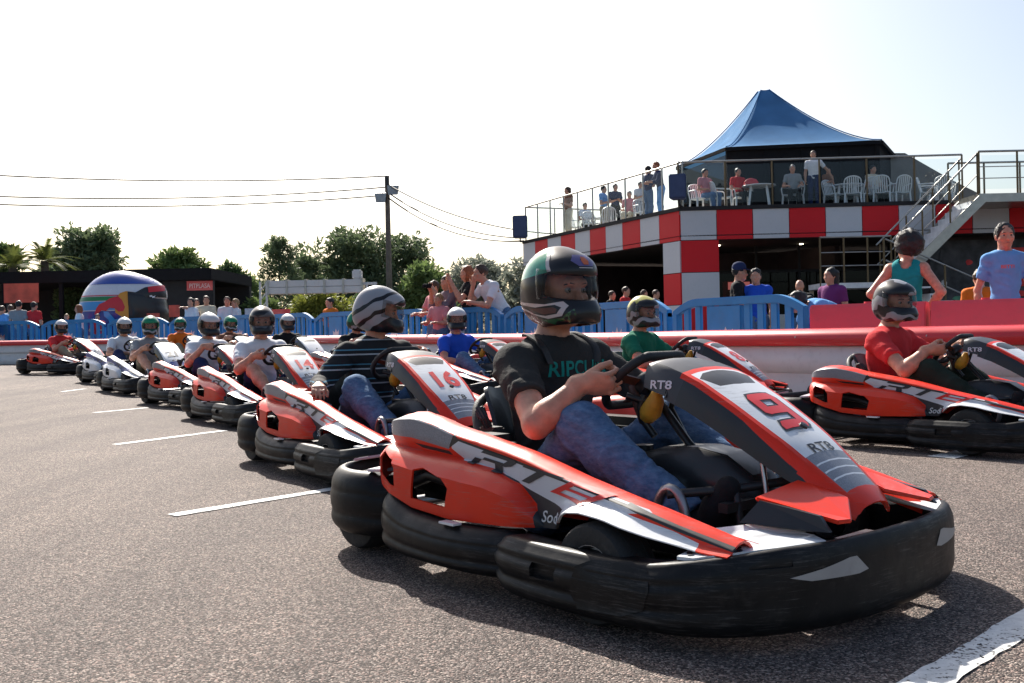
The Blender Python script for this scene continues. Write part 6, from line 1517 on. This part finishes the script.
# ------------------------------------------------------------------ spectators
def stand(px, d, top, face, label, z=None, **k):
    p = W(px, d); g0 = G(p.x, d) if z is None else z; h = W(px, d, top).z - g0
    if k.get('lean'): h = k.pop('hh', 1.72)
    elif k.get('pose') == 'sit': h = 1.68
    return person(label, (p.x, p.y, g0), face, h=h, **k)
WG = 'spectators behind the blue fence'
stand(2, 26.2, 306, 170, 'person in a pale blue top cut by the left edge', shirt='sky', pose='cross', group=WG)
stand(11, 27.2, 305, 200, 'person in a white top at the left edge behind the man in grey', shirt='white', hair='brown', group=WG)
stand(19, 26.2, 301, 185, 'man in a grey t-shirt seen from behind under the poster', shirt='grey', hair='black', group=WG)
stand(34, 26.2, 302, 165, 'man in a red shirt beside the man in grey', shirt='red', hair='black', pose='cross', group=WG)
stand(67, 25.7, 314, 10, 'fair haired child looking over the fence left of the woman in white', shirt='pink', hair='fair', pose='rail', group=WG)
stand(80, 25.7, 305, -70, 'woman in a white top left of the giant helmet', shirt='white', hair='ginger', style='bob', pose='cross', w=.88, group=WG)
stand(98, 25.7, 314, 15, 'dark haired child in front of the giant helmet', shirt='red', hair='black', pose='rail', group=WG)
stand(192, 24.3, 298, -30, 'woman with long black hair in a white top', shirt='white', hair='black', style='long', w=.88, yaw=30, group=WG)
stand(197, 25.4, 299, 20, 'brown haired person half hidden behind the woman with long black hair', shirt='brown', hair='brown', group=WG)
stand(207, 24.6, 296, 15, 'person in a cream top pointing sideways with one arm', shirt='cream', hair='brown', pose='point', group=WG)
stand(228, 22.8, 297, 10, 'boy in a white printed t-shirt facing the track', shirt='white', hair='brown', group=WG)
stand(237, 22.8, 299, -60, 'boy in a plain white t-shirt turned towards his friend', shirt='white', hair='fair', group=WG)
stand(331, 19.4, 298, -40, 'man in an orange red t-shirt standing behind the fence', shirt='orange', hair='black', pose='cross', group=WG)
stand(436, 16.2, 281, -50, 'man in a pink shirt at the left of the photographing group', shirt='pink', hair='brown', pose='rail', group=WG)
stand(440, 15.6, 294, -35, 'child with fair hair in front of the photographing group', shirt='pink', hair='fair', pose='rail', group=WG)
stand(449, 15.9, 276, -58, 'person in a checked shirt holding a camera up', shirt='plaid', hair='brown', pose='camera', sleeve=1.2, camera=True, group=WG)
stand(470, 15.7, 266, -72, 'woman with red hair in a black top beside the camera', shirt='black', hair='ginger', style='bob', pose='camera', w=.9, group=WG)
stand(503, 15.4, 268, -62, 'man in a white t-shirt leaning on the fence with his hand at his face', shirt='white', hair='brown', pose='chin', lean=32, hh=1.8, w=1.12, belly=.03, vox=.016, group=WG)
BG = 'people inside the ground floor'
for px, d, top, sh, lb in ((612, 24, 291, 'black', 'dark dressed person in the shaded opening left of the column, leftmost'), (626, 23.5, 287, 'red', 'person in red in the shaded opening left of the column'), (644, 25, 290, 'navy', 'person in navy in the shaded opening left of the column'), (656, 24.5, 290, 'grey', 'person in grey next to the chequered column')):
    stand(px, d, top, 150 if px % 2 else 60, lb, shirt=sh, group=BG, vox=.028)
stand(739, 13.6, 265, 75, 'man in a dark cap and black t-shirt behind the printed fence', shirt='black', hair='black', cap='navy', pose='cross', vox=.015, group=WG)
stand(757, 13.5, 269, -20, 'boy in a blue t-shirt next to the man in a cap', shirt='blue', hair='black', vox=.015, group=WG)
stand(801, 15.5, 280, -30, 'bald man in a dark shirt in the shade behind the fence', shirt='black', style='bald', vox=.018, group=WG)
stand(809, 11.4, 296, 60, 'child in a blue top behind the right end of the fence', shirt='blue', hair='black', vox=.016, group=WG)
stand(833, 12.3, 268, -60, 'person in purple standing behind the stooping person', shirt='purple', hair='black', style='long', group=WG)
stand(848, 10.0, 280, -80, 'person in a pale blue t-shirt stooping behind the red barrier', shirt='sky', hair='black', pose='brace', lean=74, hh=1.5, vox=.014, group=WG)
stand(908, 9.5, 236, 150, 'woman with dark curly hair in a teal vest seen from behind', shirt='teal', hair='black', style='afro', tank=True, vox=.011, pose='hips', w=.92, yaw=55, pants='black', group=WG)
stand(981, 10.9, 270, 170, 'child in an orange t-shirt seen from behind by the stairs', shirt='orange', hair='brown', vox=.014, group=WG)
boy = stand(1006, 8.9, 224, -14, 'boy in a light blue t-shirt at the right edge facing the track', shirt='sky', hair='black', vox=.011, eyes=True, w=.84, thick=.8, yaw=4, group=WG)
bsh = [c for c in boy.children if c.name.startswith('shirt')][0]; t = text2('BETTI', .04, .0008, 0, 1.1, 'CENTER'); grid2(t, .02)
stick('chest_lettering', t, (.6, 0, 1.22), (0, 1, 0), (0, 0, 1), (-1, 0, 0), bvh_of(bsh.data), M_PST, bsh, .002, 0, 1.2)
TG = 'people on the terrace'
z = TZ - .04
stand(571, 36.2, 187, -60, 'long haired woman in brown top and pale trousers at the terrace far left', z, shirt='brown', pants='cream', hair='brown', style='long', pose='cross', w=.88, group=TG)
stand(606, 35.2, 186, 60, 'person in a pale top standing by the chairs on the left of the terrace', z, shirt='sky', pants='khaki', hair='black', pose='cross', group=TG)
stand(632, 33.2, 195, -20, 'person in a pink shirt sitting behind the left railing', z, shirt='pink', pants='cream', hair='grey', pose='sit', group=TG)
stand(664, 30.4, 163, -80, 'red haired person leaning over the rail near the corner of the terrace', z, shirt='navy', pants='sky', hair='ginger', pose='rail', sleeve=1.4, lean=12, hh=1.75, group=TG)
stand(651, 31.2, 166, 120, 'person in dark clothes turned away beside the red haired person', z, shirt='navy', pants='denim', hair='black', pose='cross', group=TG)
stand(796, 28.5, 180, -10, 'grey haired man in a grey t-shirt sitting at the terrace rail', z, shirt='grey', pants='black', hair='grey', pose='sit', vox=.018, group=TG)
stand(817, 28.5, 151, -20, 'man in a white t-shirt and jeans standing on the terrace', z, shirt='white', pants='navy', hair='brown', pose='back', vox=.018, group=TG)
stand(709, 28.9, 182, 30, 'person in a pink top sitting behind the corner of the front railing', z, shirt='pink', hair='black', pose='sit', group=TG)

for px, d, top, sh, pose, lb in ((588, 36.0, 197, 'white', 'sit', 'person in white sitting at the table behind the left railing'), (618, 34.6, 184, 'navy', 'cross', 'person in navy standing between the chairs behind the left railing'), (643, 32.6, 182, 'white', 'cross', 'person in white standing left of the pair by the corner'),
    (742, 28.9, 182, 'red', 'sit', 'person in red sitting behind the round table with the bag'), (877, 28.9, 181, 'cream', 'sit', 'person in cream sitting at the chairs near the grey roof'), (831, 29.0, 168, 'brown', 'cross', 'person in brown standing behind the man in white on the terrace')):
    stand(px, d, top, 20, lb, TZ - .04, shirt=sh, pants='black', hair='black', pose=pose, group=TG)
for px, d, rz, lb in ((580, 36.2, 60, 'white plastic chair leftmost behind the left railing'), (646, 32.0, 20, 'white plastic chair by the pair of people near the corner'), (902, 28.5, 190, 'white plastic chair rightmost along the front railing'), (745, 28.8, 0, 'white plastic chair under the person in red')):
    c = copy_tree(CH); p = W(px, d); c.location = (p.x, p.y, TZ - .04); c.rotation_euler = (0, 0, R_(rz - 90)); tag(c, lb, 'chair', 'white plastic chairs on the terrace')
